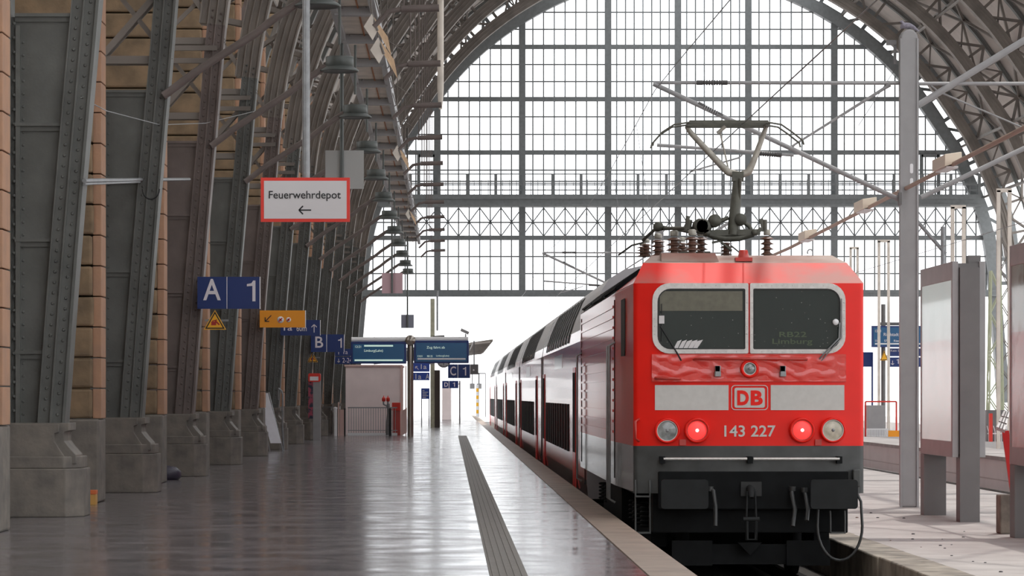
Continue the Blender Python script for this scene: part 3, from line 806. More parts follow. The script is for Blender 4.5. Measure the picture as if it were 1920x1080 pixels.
# rain gutter and red marker box on the roof
m = MB(); m.prism([(PX(1238,YH2), ZRF-.09),(PX(1345,YH2), ZRF-.09),(PX(1338,YH2), ZRF+.02),(PX(1238,YH2), ZRF+.02)], YH2-.25, YH2+.6); m.build('roof_hatch', M_HOODT, loco)
bx = (PX(1394,YH1+.1), YH1+.1, hz(486,YH1+.1)); m = MB(); m.box(bx[0]-.11,bx[0]+.11,bx[1]-.08,bx[1]+.12,bx[2]-.03,bx[2]+.02); m.lathe(bx, [(.07,.02),(.07,.05),(.055,.11),(.045,.12),(0,.12)], 14); m.build('roof_horn', M_REDD, loco)
m = MB(); c = (PX(1519,YH2), YH2, ZRF); m.tube([(c[0]+.035*math.cos(a), c[1], c[2]+.04+.04*math.sin(a)) for a in [x*math.pi/6-.5 for x in range(9)]], .009, 6); m.build('lifting_eye', M_GALV, loco)
# underframe, buffers, coupling
m = MB(); m.box(LX(1225), LX(1592), YF+.12, YF+.5, LZ(1000), LZ(905)); m.box(LX(1234), LX(1590), YF-.05, YF+.1, LZ(955), LZ(884)); m.build('buffer_beam', M_SOOT, loco, bevel=.015)
for xa, xb in ((1234, 1321), (1510, 1597)):
    m = MB(); m.prism(rrect(LX(xa), LX(xb), LZ(951), LZ(897), .04), YF-.62, YF-.56); o = m.build('buffer', M_BUFF, loco)
    m = MB(); cx = (LX(xa)+LX(xb))/2; cz = LZ(924); m.lathe((cx, YF-.56, cz), [(.09,0),(.09,.3),(.14,.3),(.14,.6)], 18, 'y'); m.build('buffer_stem', M_SOOT, o)
m = MB(); z = LZ(860)
for a, b in ((1243, 1399), (1411, 1572)): m.tube([(LX(a),YF-.13,z),(LX(b),YF-.13,z)], .018, 8)
m.build('step_rail', M_WINF, loco)
for x in (1241, 1405, 1572):
    m = MB(); m.box(LX(x-5), LX(x+5), YF-.14, YF, z-.06, z+.03); m.build('rail_bracket', M_SOOT, loco)
m = MB(); m.box(LX(1388), LX(1427), YF-.08, YF, LZ(930), LZ(903)); m.build('coupling_plate', M_BLACK, loco)
m = MB(); m.tube([(LX(1405),YF,LZ(915)),(LX(1405),YF-.25,LZ(918)),(LX(1405),YF-.30,LZ(932))], [.05,.05,.03], 10)
for dx in (-9, 9): m.tube([(LX(1405+dx*.8),YF-.25,LZ(920)),(LX(1405+dx),YF-.27,LZ(970))], .014, 8)
m.tube([(LX(1390),YF-.27,LZ(972)),(LX(1420),YF-.27,LZ(972))], .03, 10); m.tube([(LX(1397),YF-.27,LZ(975)),(LX(1397),YF-.25,LZ(1010)),(LX(1414),YF-.25,LZ(1010)),(LX(1414),YF-.27,LZ(975))], .022, 8)
m.build('screw_coupling', M_BUFF, loco)
M_HOSE = mat('brake_hose_rubber', (.025,.027,.028), .4)
for pts in ([(1330,916),(1336,920),(1339,950),(1338,985)], [(1484,916),(1482,925),(1487,955),(1482,985)], [(1506,918),(1508,930),(1511,955),(1508,975)]):
    m = MB(); m.tube([(LX(x),YF-(.1+.06*i),LZ(y)) for i, (x, y) in enumerate(pts)], .03, 8); m.lathe((LX(pts[0][0]),YF-.12,LZ(pts[0][1])), [(.045,-.03),(.045,.03)], 10); m.build('brake_hose', M_HOSE, loco)
pts = []
for k in range(17):
    a = math.pi*(k/16); pts.append((LX(1572-42*math.cos(a)), YF-.15, LZ(985)-.44*math.sin(a)-(.0)))
pts = [(LX(1532),YF-.1,LZ(955))]+pts+[(LX(1612),YF-.12,LZ(940)),(LX(1605),YF-.1,LZ(925))]
m = MB(); m.tube(pts, .018, 8); m.build('jumper_cable', M_HOSE, loco)
m = MB(); m.box(LX(1598), LX(1611), YF-.12, YF, LZ(912), LZ(880)); m.box(LX(1600), LX(1609), YF-.1, YF, LZ(935), LZ(912)); m.build('jumper_socket', M_LGREY, loco, bevel=.01)
for xa in (1191, 1556):
    m = MB(); zt, zb = LZ(900 if xa < 1300 else 958), LZ(1000); A, B = LX(xa), LX(xa+27)
    for X in (A, B): m.tube([(X,YF-.02,zt),(X,YF-.06,zt-.1),(X,YF-.06,zb)], .012, 6)
    for y in (930, 998): m.box(A, B, YF-.14, YF-.0, LZ(y)-.012, LZ(y)+.008)
    m.build('step', M_LGREY, loco)
for xa, xb in ((1262, 1338), (1478, 1560)):
    m = MB(); m.box(LX(xa), LX(xb), YF+.2, YF+.26, LZ(1062), LZ(1015)); m.build('rail_guard', M_SOOT, loco)
m = MB(); m.box(LX(1338), LX(1478), YF+.25, YF+.33, LZ(1060), LZ(1022)); m.prism([(LX(1385),LZ(1018)),(LX(1430),LZ(1018)),(LX(1408),LZ(1042))], YF+.1, YF+.2); m.build('guard_bar', M_SOOT, loco)
# bogies and wheels
for yb in (YF+3.2, YF+12.3):
    m = MB()
    for sx in (-1, 1):
        X = TC+sx*1.08; m.box(X-.10, X+.10, yb-1.9, yb+1.9, RT+.38, RT+.62)
        for dy in (-1.35, -.5, .5, 1.35):
            c = (X+sx*.1, yb+dy, RT+.62)
            for k in range(5): m.lathe((c[0], c[1], c[2]-.0+k*.06), [(.10,0),(.12,.02),(.10,.04)], 12)
    m.box(TC-1.0, TC+1.0, yb-.3, yb+.3, RT+.35, RT+.6)
    bo = m.build('bogie', M_SOOT, loco)
    for dy in (-1.5, 1.5):
        for sx in (-1, 1):
            m = MB(); m.lathe((TC+sx*.74, yb+dy, RT+.62), [(.05,-.09),(.60,-.09),(.62,-.05),(.62,.05),(.05,.05)], 28, 'x'); m.build('wheel', M_SOOT, bo)
# underfloor mass between bogies
m = MB(); m.box(XL+.15, XR-.15, YF+5.6, YF+10, RT+.2, ZG); m.build('transformer_tank', M_SOOT, loco)
# pantograph & roof gear
YP = F/133.3
def Q(x, y, Y=YP): return P(x, y, Y)
pan = MB()
pg = MB()
pg.tube([Q(1374,440),Q(1383,332)], [.085,.06], 10); pg.tube([Q(1384,440,YP+.1),Q(1388,334,YP-.1)], .022, 6)
pg.beam(Q(1383,340), Q(1383,322), .16, .12)
pgo = pg.build('pantograph', M_PANTD, loco)
m = MB(); m.tube([Q(1287,237),Q(1296,250),Q(1352,310),Q(1366,323),Q(1388,329),Q(1404,322),Q(1412,305),Q(1434,245),Q(1437,236)], [.03,.04,.05,.055,.055,.055,.045,.035,.03], 10); m.build('upper_arm', M_PANT, pgo)
m = MB(); m.tube([Q(1350,247),Q(1366,318)], .012, 6); m.tube([Q(1345,250),Q(1360,237)], .03, 6); m.build('control_rod', M_PANT, pgo)
m = MB()
for dy in (-.22, .22):
    m.beam(Q(1290,231,YP)+Vector((0,dy,0)), Q(1438,231,YP)+Vector((0,dy,0)), .045, .035)
    m.tube([Q(x, y, YP)+Vector((0,dy,0)) for x, y in ((1290,232),(1262,236),(1240,250),(1224,268),(1222,276))], .014, 6)
    m.tube([Q(x, y, YP)+Vector((0,dy,0)) for x, y in ((1438,232),(1462,236),(1482,250),(1502,266),(1504,274))], .014, 6)
m.beam(Q(1290,238), Q(1438,238), .03); 
for x in (1290, 1437): m.beam(Q(x,236)+Vector((0,-.22,0)), Q(x,236)+Vector((0,.22,0)), .05)
m.build('collector_head', M_PANTD, pgo)
m = MB()
m.tube([Q(1327,437),Q(1340,443),Q(1360,447),Q(1385,446),Q(1412,438)], .05, 8); m.tube([Q(1327,437),Q(1332,425),Q(1350,415),Q(1366,408)], .03, 8); m.tube([Q(1412,438),Q(1405,424),Q(1390,414),Q(1380,408)], .03, 8)
m.beam(Q(1330,437), Q(1425,435), .08, .1); m.beam(Q(1350,440,YP+1.2), Q(1420,436,YP+1.2), .08, .1)
for x, y, r in ((1313,424,.10),(1318,425,.10),(1340,414,.085),(1388,412,.08),(1325,437,.045),(1414,436,.04)): m.lathe(Q(x,y), [(0.0005,-.12),(r,-.12),(r*1.1,-.05),(r*1.1,.1),(r,.16)], 14, 'y')
m.beam(Q(1425,436), Q(1420,430), .1, .06); m.beam(Q(1432,434), Q(1427,410), .05)
m.build('pantograph_base', M_PANTD, pgo)
def insulator(x, ytop, ybot, Y, rmax=.10, nsh=4):
    X = PX(x, Y); z0 = PZ(ybot, Y); z1 = PZ(ytop, Y); h = (z1-z0)
    m = MB(); pr = [(rmax*.5, 0)]
    for k in range(nsh):
        b = h*.78*k/nsh; pr += [(rmax*.45, b+.01), (rmax, b+h*.05), (rmax*.9, b+h*.07), (rmax*.45, b+h*.14)]
    m.lathe((X, Y, z0), pr, 18); o = m.build('roof_insulator', M_CERAM, loco)
    m = MB(); m.lathe((X, Y, z0), [(rmax*.45, h*.78), (rmax*.5, h*.82), (rmax*.5, h*.97), (rmax*.3, h), (0.001, h)], 14); m.build('insulator_cap', M_PANT, o)
for x, yt, yb, Y, r in ((1438,430,480,YP+.2,.10),(1362,445,480,YP+.4,.10),(1298,430,482,YP-1.2,.11),(1314,432,480,YP+.8,.11),(1264,432,482,YP+.4,.12),(1234,438,482,YP+1.5,.11),(1212,448,482,YP+3,.10),(1279,445,482,YP+3.3,.11),(1205,455,482,YP+5,.10)):
    insulator(x, yt, yb, Y, r)
m = MB()
m.tube([Q(1206,450,YP+3),Q(1228,430,YP+1.5),Q(1262,428,YP+.4),Q(1300,428)], .025, 8); m.tube([Q(1236,428,YP+1),Q(1242,425,YP+1),Q(1300,437)], .02, 8)
m.tube([Q(1160,478,YP+6),Q(1185,460,YP+4),Q(1206,455,YP+3)], .015, 6); m.lathe(Q(1234,425,YP+1), [(.0005,-.1),(.07,-.1),(.07,.1)], 12, 'y'); m.tube([Q(1287,432),Q(1290,405)], .03, 8); m.tube([Q(1291,430),Q(1293,412)], .04, 8); m.tube([Q(1434,432),Q(1434,412)], .035, 8)
m.box(PX(1275,YP+2), PX(1330,YP+2), YP+1.8, YP+2.3, ZRF+.05, ZRF+.28); m.box(PX(1215,YP+3), PX(1420,YP+3), YP+2.8, YP+3.2, ZRF+.02, ZRF+.12)
m.tube([Q(1335,455),Q(1350,452),Q(1372,470)], .02, 6); m.tube([Q(1370,460),Q(1392,478)], .012, 6)
m.build('roof_conductors', M_PANTD, loco)

# ------------------------------------------------------------------ double-deck coaches
CX = TC; CL = 26.6
def coach_poly():
    pr = [(1.36,-.25),(1.39,.1),(1.40,2.62),(1.36,2.85),(1.27,3.12),(1.10,3.52),(.98,3.70),(.72,3.86),(.35,3.94),(0,3.96)]
    return pr
def build_coach(y0):
    t = thing('double_deck_coach', (CX, y0+CL/2, RT), '', 'railway coach', 'double-deck coaches behind the locomotive')
    pr = coach_poly()
    def strip(name, a, b, matr, ya=y0, yb=y0+CL, off=0, par=t):
        m = MB()
        for i in range(a, b):
            p, q = pr[i], pr[i+1]
            for s_ in (-1, 1):
                m.add([(CX+s_*(p[0]+off),ya,p[1]),(CX+s_*(p[0]+off),yb,p[1]),(CX+s_*(q[0]+off),yb,q[1]),(CX+s_*(q[0]+off),ya,q[1])], [(0,1,2,3)], 0, i > 1)
        return m.build(name, matr, par)
    strip('lower_skirt', 0, 1, M_COACHG); strip('side_panel', 1, 3, M_COACH); strip('roof', 3, 9, M_CROOF)
    m = MB(); full = [(CX-a, z) for a, z in pr]+[(CX+a, z) for a, z in reversed(pr[:-1])]
    for y in (y0, y0+CL):
        m = MB(); m.prism(full, y-.02 if y == y0 else y, y if y == y0 else y+.02); m.build('end_wall', M_COACHG, t)
    m = MB(); m.box(CX-.9, CX+.9, y0-.5, y0+.0, -.2, 3.0); m.build('gangway', M_BLACK, t)
    # windows
    w = None
    def P2(a):   # point on upper curve by z
        for i in range(2, 8):
            if pr[i][1] <= a <= pr[i+1][1]:
                k = (a-pr[i][1])/(pr[i+1][1]-pr[i][1]); return pr[i][0]+k*(pr[i+1][0]-pr[i][0])
        return 1.36
    zs = [2.68, 2.85, 3.12, 3.35, 3.52, 3.62]
    for k in range(10):
        if k == 0:
            ya = y0+8.3; m = MB()
            for i in range(len(zs)-1):
                m.add([(CX-P2(zs[i])-.012,ya,zs[i]),(CX-P2(zs[i])-.012,ya+.85,zs[i]),(CX-P2(zs[i+1])-.012,ya+.85,zs[i+1]),(CX-P2(zs[i+1])-.012,ya,zs[i+1])], [(0,1,2,3)])
            uw = m.build('upper_window', M_CGLASS, t)
            m = MB(); m.box(CX-1.412, CX-1.39, ya, ya+.8, .46, 1.43); lw = m.build('lower_window', M_CGLASS, t)
        else:
            for src in (uw, lw):
                c = src.copy(); COL.objects.link(c); c.location = Vector(src.location)+Vector((0, 1.6*k, 0))
    for ya in (y0+4.5, y0+CL-2.1):
        m = MB(); m.box(CX-1.414, CX-1.39, ya, ya+1.3, -.2, 2.15); d = m.build('door', M_CDOOR, t)
        for dy in (.1, .72):
            m = MB(); m.box(CX-1.42, CX-1.40, ya+dy, ya+dy+.48, .5, 2.05); m.build('door_window', M_CGLASS, d)
    m = MB(); m.box(CX-1.404, CX-1.39, y0+12, y0+17, 2.2, 2.5); m.build('white_panel', M_COACHW, t)
    m = MB(); m.box(CX-1.41, CX-1.39, y0+.35, y0+.42, .0, 2.6); m.box(CX-1.41, CX-1.39, y0+CL-.42, y0+CL-.35, .0, 2.6); m.build('corner_rail', M_BLACK, t)
    for yb in (y0+3.3, y0+CL-3.3):
        m = MB(); m.box(CX-1.2, CX+1.2, yb-1.5, yb+1.5, RT+.4, RT+.6)
        for sx in (-1, 1):
            for dy in (-1.25, 1.25): m.lathe((CX+sx*.74, yb+dy, RT+.46), [(.05,-.07),(.46,-.07),(.46,.07),(.05,.07)], 20, 'x')
        for dy in (-.5, 0, .5): m.box(CX-1.42, CX-1.2, yb+dy-.05, yb+dy+.05, -.42, -.28, 1)
        m.build('bogie', [M_SOOT, M_WHITE], t)
    m = MB(); m.box(CX-1.3, CX+1.3, y0+6, y0+CL-6, -.62, -.2); m.build('underfloor_box', M_LGREY, t)
    return t
YC0 = LEND+.8
c0 = build_coach(YC0)
for k in range(5):
    c = c0 if k == 0 else dup(c0, (0, (CL+.6)*k, 0))
    c['label'] = 'red double-deck railway coach with two rows of windows, %s behind the locomotive' % ORD[k+1]

# ------------------------------------------------------------------ wall behind the camera, right-hand side of the hall
wb = MB(); wb.box(-7.4, 32.5, -15.5, -15, 0, 7.5)
for x in (-7.2, 0, 6.2, 12.5, 18.8, 25, 32.3): wb.box(x-.25, x+.25, -15.5, -15, 7.5, 26)
for z in (11, 14.5, 18, 21.5): wb.box(-7.4, 32.5, -15.4, -15.1, z-.12, z+.12)
gw = MB(); gw.box(-7.4, 32.5, -15.26, -15.24, 7.5, 26); struct(gw.build('window_2', M_GLASS, org=(0,0,0)))
wb.box(0, .01, -15.5, -15, 0, 7.5); struct(wb.build('wall_back', M_CEIL, org=(0,0,0)))
pf = MB(); pf.box(26.5, 34, 5, 260, -1.2, 0); struct(pf.build('floor_4', M_CONC, org=(0,0,0)))
for k in range(8, NA+1):
    p = dup(p1, (0, 0, 0), 'grey stone plinth on the far right side of the hall, under arch number %s from the camera' % ORD[k])
    p.scale = (-1, 1, 1); p.location = (2*XC+5.6, Y1+DY*(k-1), 0)
    p['label'] = 'grey stone plinth under the right foot of the %s arch from the camera' % ORD[k]

# ------------------------------------------------------------------ sign helpers
def panel(x0, y0, x1, y1, Y, matr, parent, name='panel', d=.05, bev=0):
    m = MB(); m.box(PX(x0,Y), PX(x1,Y), Y, Y+d, PZ(y1,Y), PZ(y0,Y)); return m.build(name, matr, parent, bevel=bev)
def ptext(body, x0, y0, x1, y1, Y, matr, parent, bold=0, name='lettering', off=.006):
    if body == '1': return one_glyph(PX(x0,Y), PX(x1,Y), PZ(y1,Y), PZ(y0,Y), Y-off, matr, parent)
    return text_mesh(body, PX(x0,Y), PX(x1,Y), PZ(y1,Y), PZ(y0,Y), Y-off, name, matr, parent, bold)
def parrow(x, y, r, ang, Y, matr, parent, lw=None):
    # arrow centred on pixel (x, y), half length r px, pointing at angle ang (degrees, 0 = right, 90 = up)
    s_ = F/Y; R_ = r/s_; c = (PX(x,Y), PZ(y,Y)); a = math.radians(ang); lw = (lw or r*.28)/s_
    tip = Vector((c[0]+R_*math.cos(a), Y-.008, c[1]+R_*math.sin(a))); tail = Vector((c[0]-R_*math.cos(a), Y-.008, c[1]-R_*math.sin(a)))
    m = MB(); m.beam(tail, tip, lw, .004)
    for d in (135, -135):
        b = a+math.radians(d); m.beam(tip-Vector((math.cos(a),0,math.sin(a)))*lw*.0, tip+Vector((math.cos(b),0,math.sin(b)))*R_*.95, lw, .004)
    return m.build('arrow', matr, parent)
def sthing(name, x, y, Y, lab, cat, group=None): 
    p = P(x, y, Y); return thing(name, tuple(p), lab, cat, group)

# fire depot sign on a long hanging pole
Y = 47.2
t = sthing('direction_sign', 572, 415, Y, 'white sign with red border reading Feuerwehrdepot, on a grey hanging pole', 'sign')
panel(489, 333, 656, 416, Y, M_SIGNR, t, 'border', .05)
m = MB(); m.box(PX(495,Y), PX(650,Y), Y-.006, Y, PZ(410,Y), PZ(339,Y)); m.build('sign_face', M_SIGNW, t)
ptext('Feuerwehrdepot', 504, 358, 639, 377, Y, M_INK, t, .008, off=.008)
parrow(572, 394, 11.5, 180, Y, M_INK, t, 2.6)
m = MB(); m.tube([(PX(573.5,Y), Y+.09, PZ(412,Y)), (PX(573.5,Y), Y+.09, 8.9)], .055, 14); m.build('hanging_pole', M_GALV, t)
m = MB(); m.beam((PX(573.5,Y), Y+.09, 8.85), (-5.6, Y+.09, 8.85), .12); m.beam((-5.6, Y-5.0, 8.85), (-5.6, Y+6.0, 8.85), .12); m.build('support_arm', M_STEEL, t)
# backs of three more hanging signs further down the platform
for x0, y0, x1, y1, Y, xp, pr, mt, lab in ((610,282,682,354,75.0,641,3.5,M_GREYB if 'M_GREYB' in globals() else None,'blank grey back of a square hanging sign above the red bordered sign'),
        (716,512,755,550,142.5,735,1.4,None,'blank pinkish back of a hanging sign far down the platform'),
        (752,590,776,615,168.0,764,.8,None,'small blank bluish grey back of the farthest hanging sign')):
    mt = mat('sign_back_'+str(x0), {610:(.40,.40,.39),716:(.50,.33,.36),752:(.24,.25,.31)}[x0], .5)
    t = sthing('hanging_sign', (x0+x1)/2, y1, Y, lab, 'sign', 'hanging signs seen from the back')
    panel(x0, y0, x1, y1, Y, mt, t, 'sign_back', .05)
    zt = inner_z(PX(xp,Y))+.2 if x0 != 610 else 9.9
    m = MB(); m.tube([(PX(xp,Y), Y-.06, PZ(y1,Y)), (PX(xp,Y), Y-.06, max(zt, 9.9))], .045, 8); m.build('hanging_rod', M_LAMPD, t)
# platform section signs
def section(x0, y0, xm, x1, y1, Y, l1, b1, l2, b2, lab, lm=M_LETTER, blue=M_DKBLUE):
    t = sthing('section_sign', (x0+x1)/2, y1, Y, lab, 'sign', 'blue platform section signs')
    panel(x0, y0, xm-.6, y1, Y, blue, t); panel(xm+.6, y0, x1, y1, Y, blue, t)
    m = MB(); m.box(PX(x1-.2,Y), PX(x1+.9,Y), Y-.01, Y+.06, PZ(y1,Y), PZ(y0,Y)); m.build('edge_trim', M_WHITE, t); m = MB(); m.box(PX(xm-.6,Y), PX(xm+.6,Y), Y+.0, Y+.04, PZ(y1,Y), PZ(y0,Y)); m.build('edge_trim', M_WHITE, t)
    ptext(l1, *b1, Y, lm, t, .012); ptext(l2, *b2, Y, lm, t, .012); return t
section(370, 519, 425.5, 487, 579, 63.2, 'A', (381,523,414,563), '1', (463,526,479,565), 'large blue sign reading A 1 fixed to the third column')
section(583, 627, 612.5, 645, 660, 116.4, 'B', (591,631,606,652), '1', (634,634,641,652), 'blue sign reading B 1 on a far column')
t = section(840, 683, 858.5, 881, 709, 166, 'C', (844,687,855,704), '1', (868,688,874,704), 'blue purple sign reading C 1 beyond the big departure board')
for q in (0,):
    m = MB(); m.beam((PX(862,182),182.15,0),(PX(862,182),182.15,PZ(714,182)),.08); dpost = m
t = section(829, 714, 842, 859, 728, 182, 'D', (833,717,840,725), '1', (849,717,853,725), 'small blue sign reading D 1, the farthest section sign')
dpost.build('support_post', M_GREYD, t)
m = MB(); m.beam((PX(844.5,182),182.1,PZ(720,182)),(PX(862,182),182.15,PZ(720,182)),.06); m.build('support_arm', M_GREYD, t)
# warning triangles
def triangle(x0, y0, x1, y1, Y, lab, det=True):
    t = sthing('warning_sign', (x0+x1)/2, y1, Y, lab, 'sign', 'yellow warning triangles')
    a, b, c = ((x0,y1),(x1,y1),((x0+x1)/2,y0)); q = lambda p: (PX(p[0],Y), PZ(p[1],Y)); cx, cy = (a[0]+b[0]+c[0])/3, (a[1]+b[1]+c[1])/3
    def sc_(k): return [q((cx+(p[0]-cx)*k, cy+(p[1]-cy)*k)) for p in (a, b, c)]
    for k, mt, yy, nm in ((1, M_YELLOW, Y, 'yellow_border'), (.88, M_INK, Y-.004, 'black_border'), (.70, M_YELLOW, Y-.008, 'yellow_field')):
        m = MB(); m.prism(sc_(k), yy-.004, Y+.02); m.build(nm, mt, t)
    if det:
        w_ = x1-x0; m = MB()
        m.box(PX(cx-w_*.16,Y), PX(cx+w_*.06,Y), Y-.02, Y-.01, PZ(cy+w_*.10,Y), PZ(cy-w_*.06,Y)); m.beam((PX(cx+w_*.02,Y),Y-.015,PZ(cy-w_*.1,Y)), (PX(cx+w_*.2,Y),Y-.015,PZ(cy+w_*.08,Y)), .03, .01); m.beam((PX(cx-w_*.12,Y),Y-.015,PZ(cy-w_*.08,Y)), (PX(cx+w_*.1,Y),Y-.015,PZ(cy-w_*.14,Y)), .02, .01)
        m.build('pictogram', M_REDD, t)
    m = MB(); m.box(PX(x0+2,Y), PX(x1+4,Y), Y+.02, Y+.06, PZ(y1-(y1-y0)*.42,Y), PZ(y1-(y1-y0)*.52,Y)); m.build('bracket', M_GALV, t)
triangle(382, 581, 424, 618, 63.3, 'yellow warning triangle below the A 1 sign')
triangle(576, 661, 596, 679, 116.6, 'small yellow warning triangle below the B 1 sign')
# orange sign
Y = 84.4
t = sthing('direction_sign', 530, 614, Y, 'bright orange sign with a down left arrow and two round symbols', 'sign')
panel(487, 582, 572.5, 614, Y, M_ORANGE, t); parrow(503, 597, 8, 225, Y, M_INK, t, 1.6)
for x, r in ((526, 6.3), (541, 4.6)):
    m = MB(); m.lathe((PX(x,Y), Y, PZ(599.5,Y)), [(r*Y/F,0),(r*Y/F,-.008),(.0005,-.008)], 20, 'y'); m.build('round_symbol', M_WHITE, t)
    m = MB(); c = (PX(x,Y), Y-.012, PZ(599.5,Y)); q = r*.55*Y/F; m.beam((c[0]-q,c[1],c[2]-q),(c[0]+q,c[1],c[2]+q),.03,.006); m.beam((c[0]-q*.6,c[1],c[2]+q*.6),(c[0]+q*.6,c[1],c[2]-q*.6),.03,.006); m.build('symbol_print', M_SIGNR, t)
m = MB(); m.box(PX(572,Y), PX(573.4,Y), Y-.005, Y+.05, PZ(614,Y), PZ(582,Y)); m.build('edge_trim', M_WHITE, t)
# platform 1a sign behind it
Y = 94.6
t = sthing('direction_sign', 564, 629, Y, 'blue sign with white up arrow reading 1a 60m, half hidden by the orange sign', 'sign')
panel(526, 600, 600.5, 629, Y, M_DKBLUE, t); ptext('1a', 532, 607, 548, 620, Y, M_LETTER, t, .01); ptext('60m', 556, 610, 575, 621, Y, M_LETTER, t, .004); parrow(589, 616, 7.5, 90, Y, M_LETTER, t, 1.5)
m = MB(); m.box(PX(600,Y), PX(601,Y), Y-.005, Y+.05, PZ(629,Y), PZ(600,Y)); m.build('edge_trim', M_WHITE, t)
Y = 137.3
t = sthing('direction_sign', 645, 682, Y, 'pair of small blue signs reading 1a and 2-24 beside the departure board', 'sign')
panel(628, 654, 660, 667.5, Y, M_DKBLUE, t); panel(628, 669, 660, 682.5, Y, M_DKBLUE, t); ptext('1a', 644, 656, 652, 664, Y, M_LETTER, t); ptext('2-24', 642, 671, 660, 680, Y, M_LETTER, t)
parrow(635, 661, 3.5, 90, Y, M_LETTER, t, 1); parrow(635, 676, 3.5, 270, Y, M_LETTER, t, 1)

# departure boards on a round post
Y = 126.2
t = sthing('departure_board', 769.5, 818, Y, 'two blue departure boards hanging from a beam on a round platform post', 'display board')
M_POST = mat('brushed_post', (.42,.38,.34), .25, .7, noise=.2, nscale=3)
m = MB(); X = PX(769.5, Y); m.tube([(X,Y,0),(X,Y,3.75)], .12, 20); m.lathe((X,Y-.14,3.78), [(.0005,-.04),(.19,-.04),(.21,0),(.19,.06),(.0005,.06)], 24, 'y'); m.build('post', M_POST, t)
m = MB(); m.tube([(PX(659,Y),Y,PZ(637,Y)),(PX(878,Y),Y,PZ(636,Y))], .10, 12)
for x in (690, 748, 800, 860): m.beam((PX(x,Y),Y,PZ(637,Y)),(PX(x,Y),Y,PZ(643,Y)),.05)
m.build('cross_beam', M_CROOF, t)
for x0, y0, x1, y1, nm in ((658,641,762,682,0),(776,639,879,681,1)):
    m = MB(); m.box(PX(x0,Y), PX(x1,Y), Y-.16, Y+.16, PZ(y1,Y), PZ(y0,Y)); b = m.build('display_case', M_DKBLUE, t, bevel=.02)
    m = MB(); m.box(PX(x0+4,Y), PX(x1-4,Y), Y-.168, Y-.155, PZ(y1-3,Y), PZ(y0+4,Y)); b2 = m.build('screen', M_DISP, b)
    YY = Y-.17
    if not nm:
        ptext('12:21', 666, 648, 677, 652, YY, M_GLOWTXT, b); ptext('Limburg(Lahn)', 683, 655, 718, 661, YY, M_GLOWTXT, b)
        m = MB(); m.box(PX(683,Y), PX(737,Y), YY-.01, YY, PZ(650,Y), PZ(647,Y)); m.box(PX(665,Y), PX(755,Y), YY-.01, YY, PZ(677,Y), PZ(674,Y)); m.build('text_bar', M_GLOWTXT, b)
    else:
        ptext('Zug fahrt ab', 800, 649, 834, 655, YY, M_GLOWTXT, b); ptext('13:01', 783, 666, 792, 669.5, YY, M_GLOWTXT, b); ptext('RB 22', 801, 666, 811, 669.5, YY, M_GLOWTXT, b); ptext('Limburg(Lahn)', 818, 665.5, 842, 669.5, YY, M_GLOWTXT, b)
        m = MB(); m.box(PX(783,Y), PX(873,Y), YY-.01, YY, PZ(674.5,Y), PZ(671.5,Y)); m.build('text_bar', M_WHITE, b)
Yc = 126.2
t = sthing('security_camera', 873, 633, Yc, 'small security camera mounted on top of the departure board beam', 'camera')
m = MB(); a = P(873,633,Yc); m.beam(a, P(873,626,Yc), .05); m.build('camera_mount', M_GALV, t)
m = MB(); m.beam(P(864,618,Yc), P(879,625,Yc), .12, .14); m.build('camera_body', M_GREY, t)

# pink stair house, railings
Y = 131.6
t = sthing('stair_house', 700, 815, Y, 'pinkish plain walled stair enclosure below the departure board', 'stair enclosure')
m = MB(); X0, X1 = PX(648,Y), PX(752,Y); m.box(X0, X1, Y, Y+7, 0, PZ(687,Y)); m.build('wall_panel', M_PINK, t)
m = MB(); m.box(X0-.05, X1+.05, Y-.06, Y+7.1, PZ(687,Y), PZ(684,Y)); m.build('roof_edge', M_PINKL, t)
m = MB(); m.box(PX(751,Y), PX(755,Y), Y-.05, Y+.1, 0, PZ(686,Y)); m.box(PX(760,Y), PX(762,Y), Y-.05, Y+.1, 0, PZ(686,Y)); m.build('corner_post', M_PINKL, t)
Y = 129.0
t = sthing('stair_railing', 695, 815, Y, 'thin metal railing with close upright bars in front of the pink wall', 'railing')
m = MB(); m.box(PX(652,Y), PX(745,Y), Y-.06, Y+.06, 0, .1); m.build('kerb', M_CROOF, t)
m = MB(); x = 654
m.beam((PX(652,Y),Y,1.12),(PX(745,Y),Y,1.12),.05); m.beam((PX(652,Y),Y,.2),(PX(745,Y),Y,.2),.03)
while x < 745: m.beam((PX(x,Y),Y,.1),(PX(x,Y),Y,1.12),.022); x += 4.6
m.build('railing_bars', M_GREY, t)
Y = 127.5
t = sthing('stair_railing', 616, 818, Y, 'short grey railing between the last columns and a white post', 'railing')
m = MB(); x = 604
m.beam((PX(602,Y),Y,1.15),(PX(627,Y),Y,1.15),.05)
while x < 627: m.beam((PX(x,Y),Y,0),(PX(x,Y),Y,1.15),.025); x += 3.8
m.build('railing_bars', M_GREYD, t)
for x0, x1, ytop, mt, lab in ((625,632,765,M_WHITE,'white round post at the stair railing'),(633.5,636,756,M_PINKL,'thin pinkish pole beside the white post'),(645,648,767,M_BLACK,'black post at the left end of the pink stair wall'),(729,734,767,M_BLACK,'black post in front of the red cabinet')):
    m = MB(); m.tube([(PX((x0+x1)/2,Y),Y,0),(PX((x0+x1)/2,Y),Y,PZ(ytop,Y))], (x1-x0)/2*Y/F, 12); m.lathe((PX((x0+x1)/2,Y),Y,PZ(ytop,Y)), [((x1-x0)/2*Y/F*1.15,-.03),((x1-x0)/2*Y/F*1.15,.02),(0.0005,.05)], 12)
    tag(m.build('bollard_post', mt), lab, 'post')
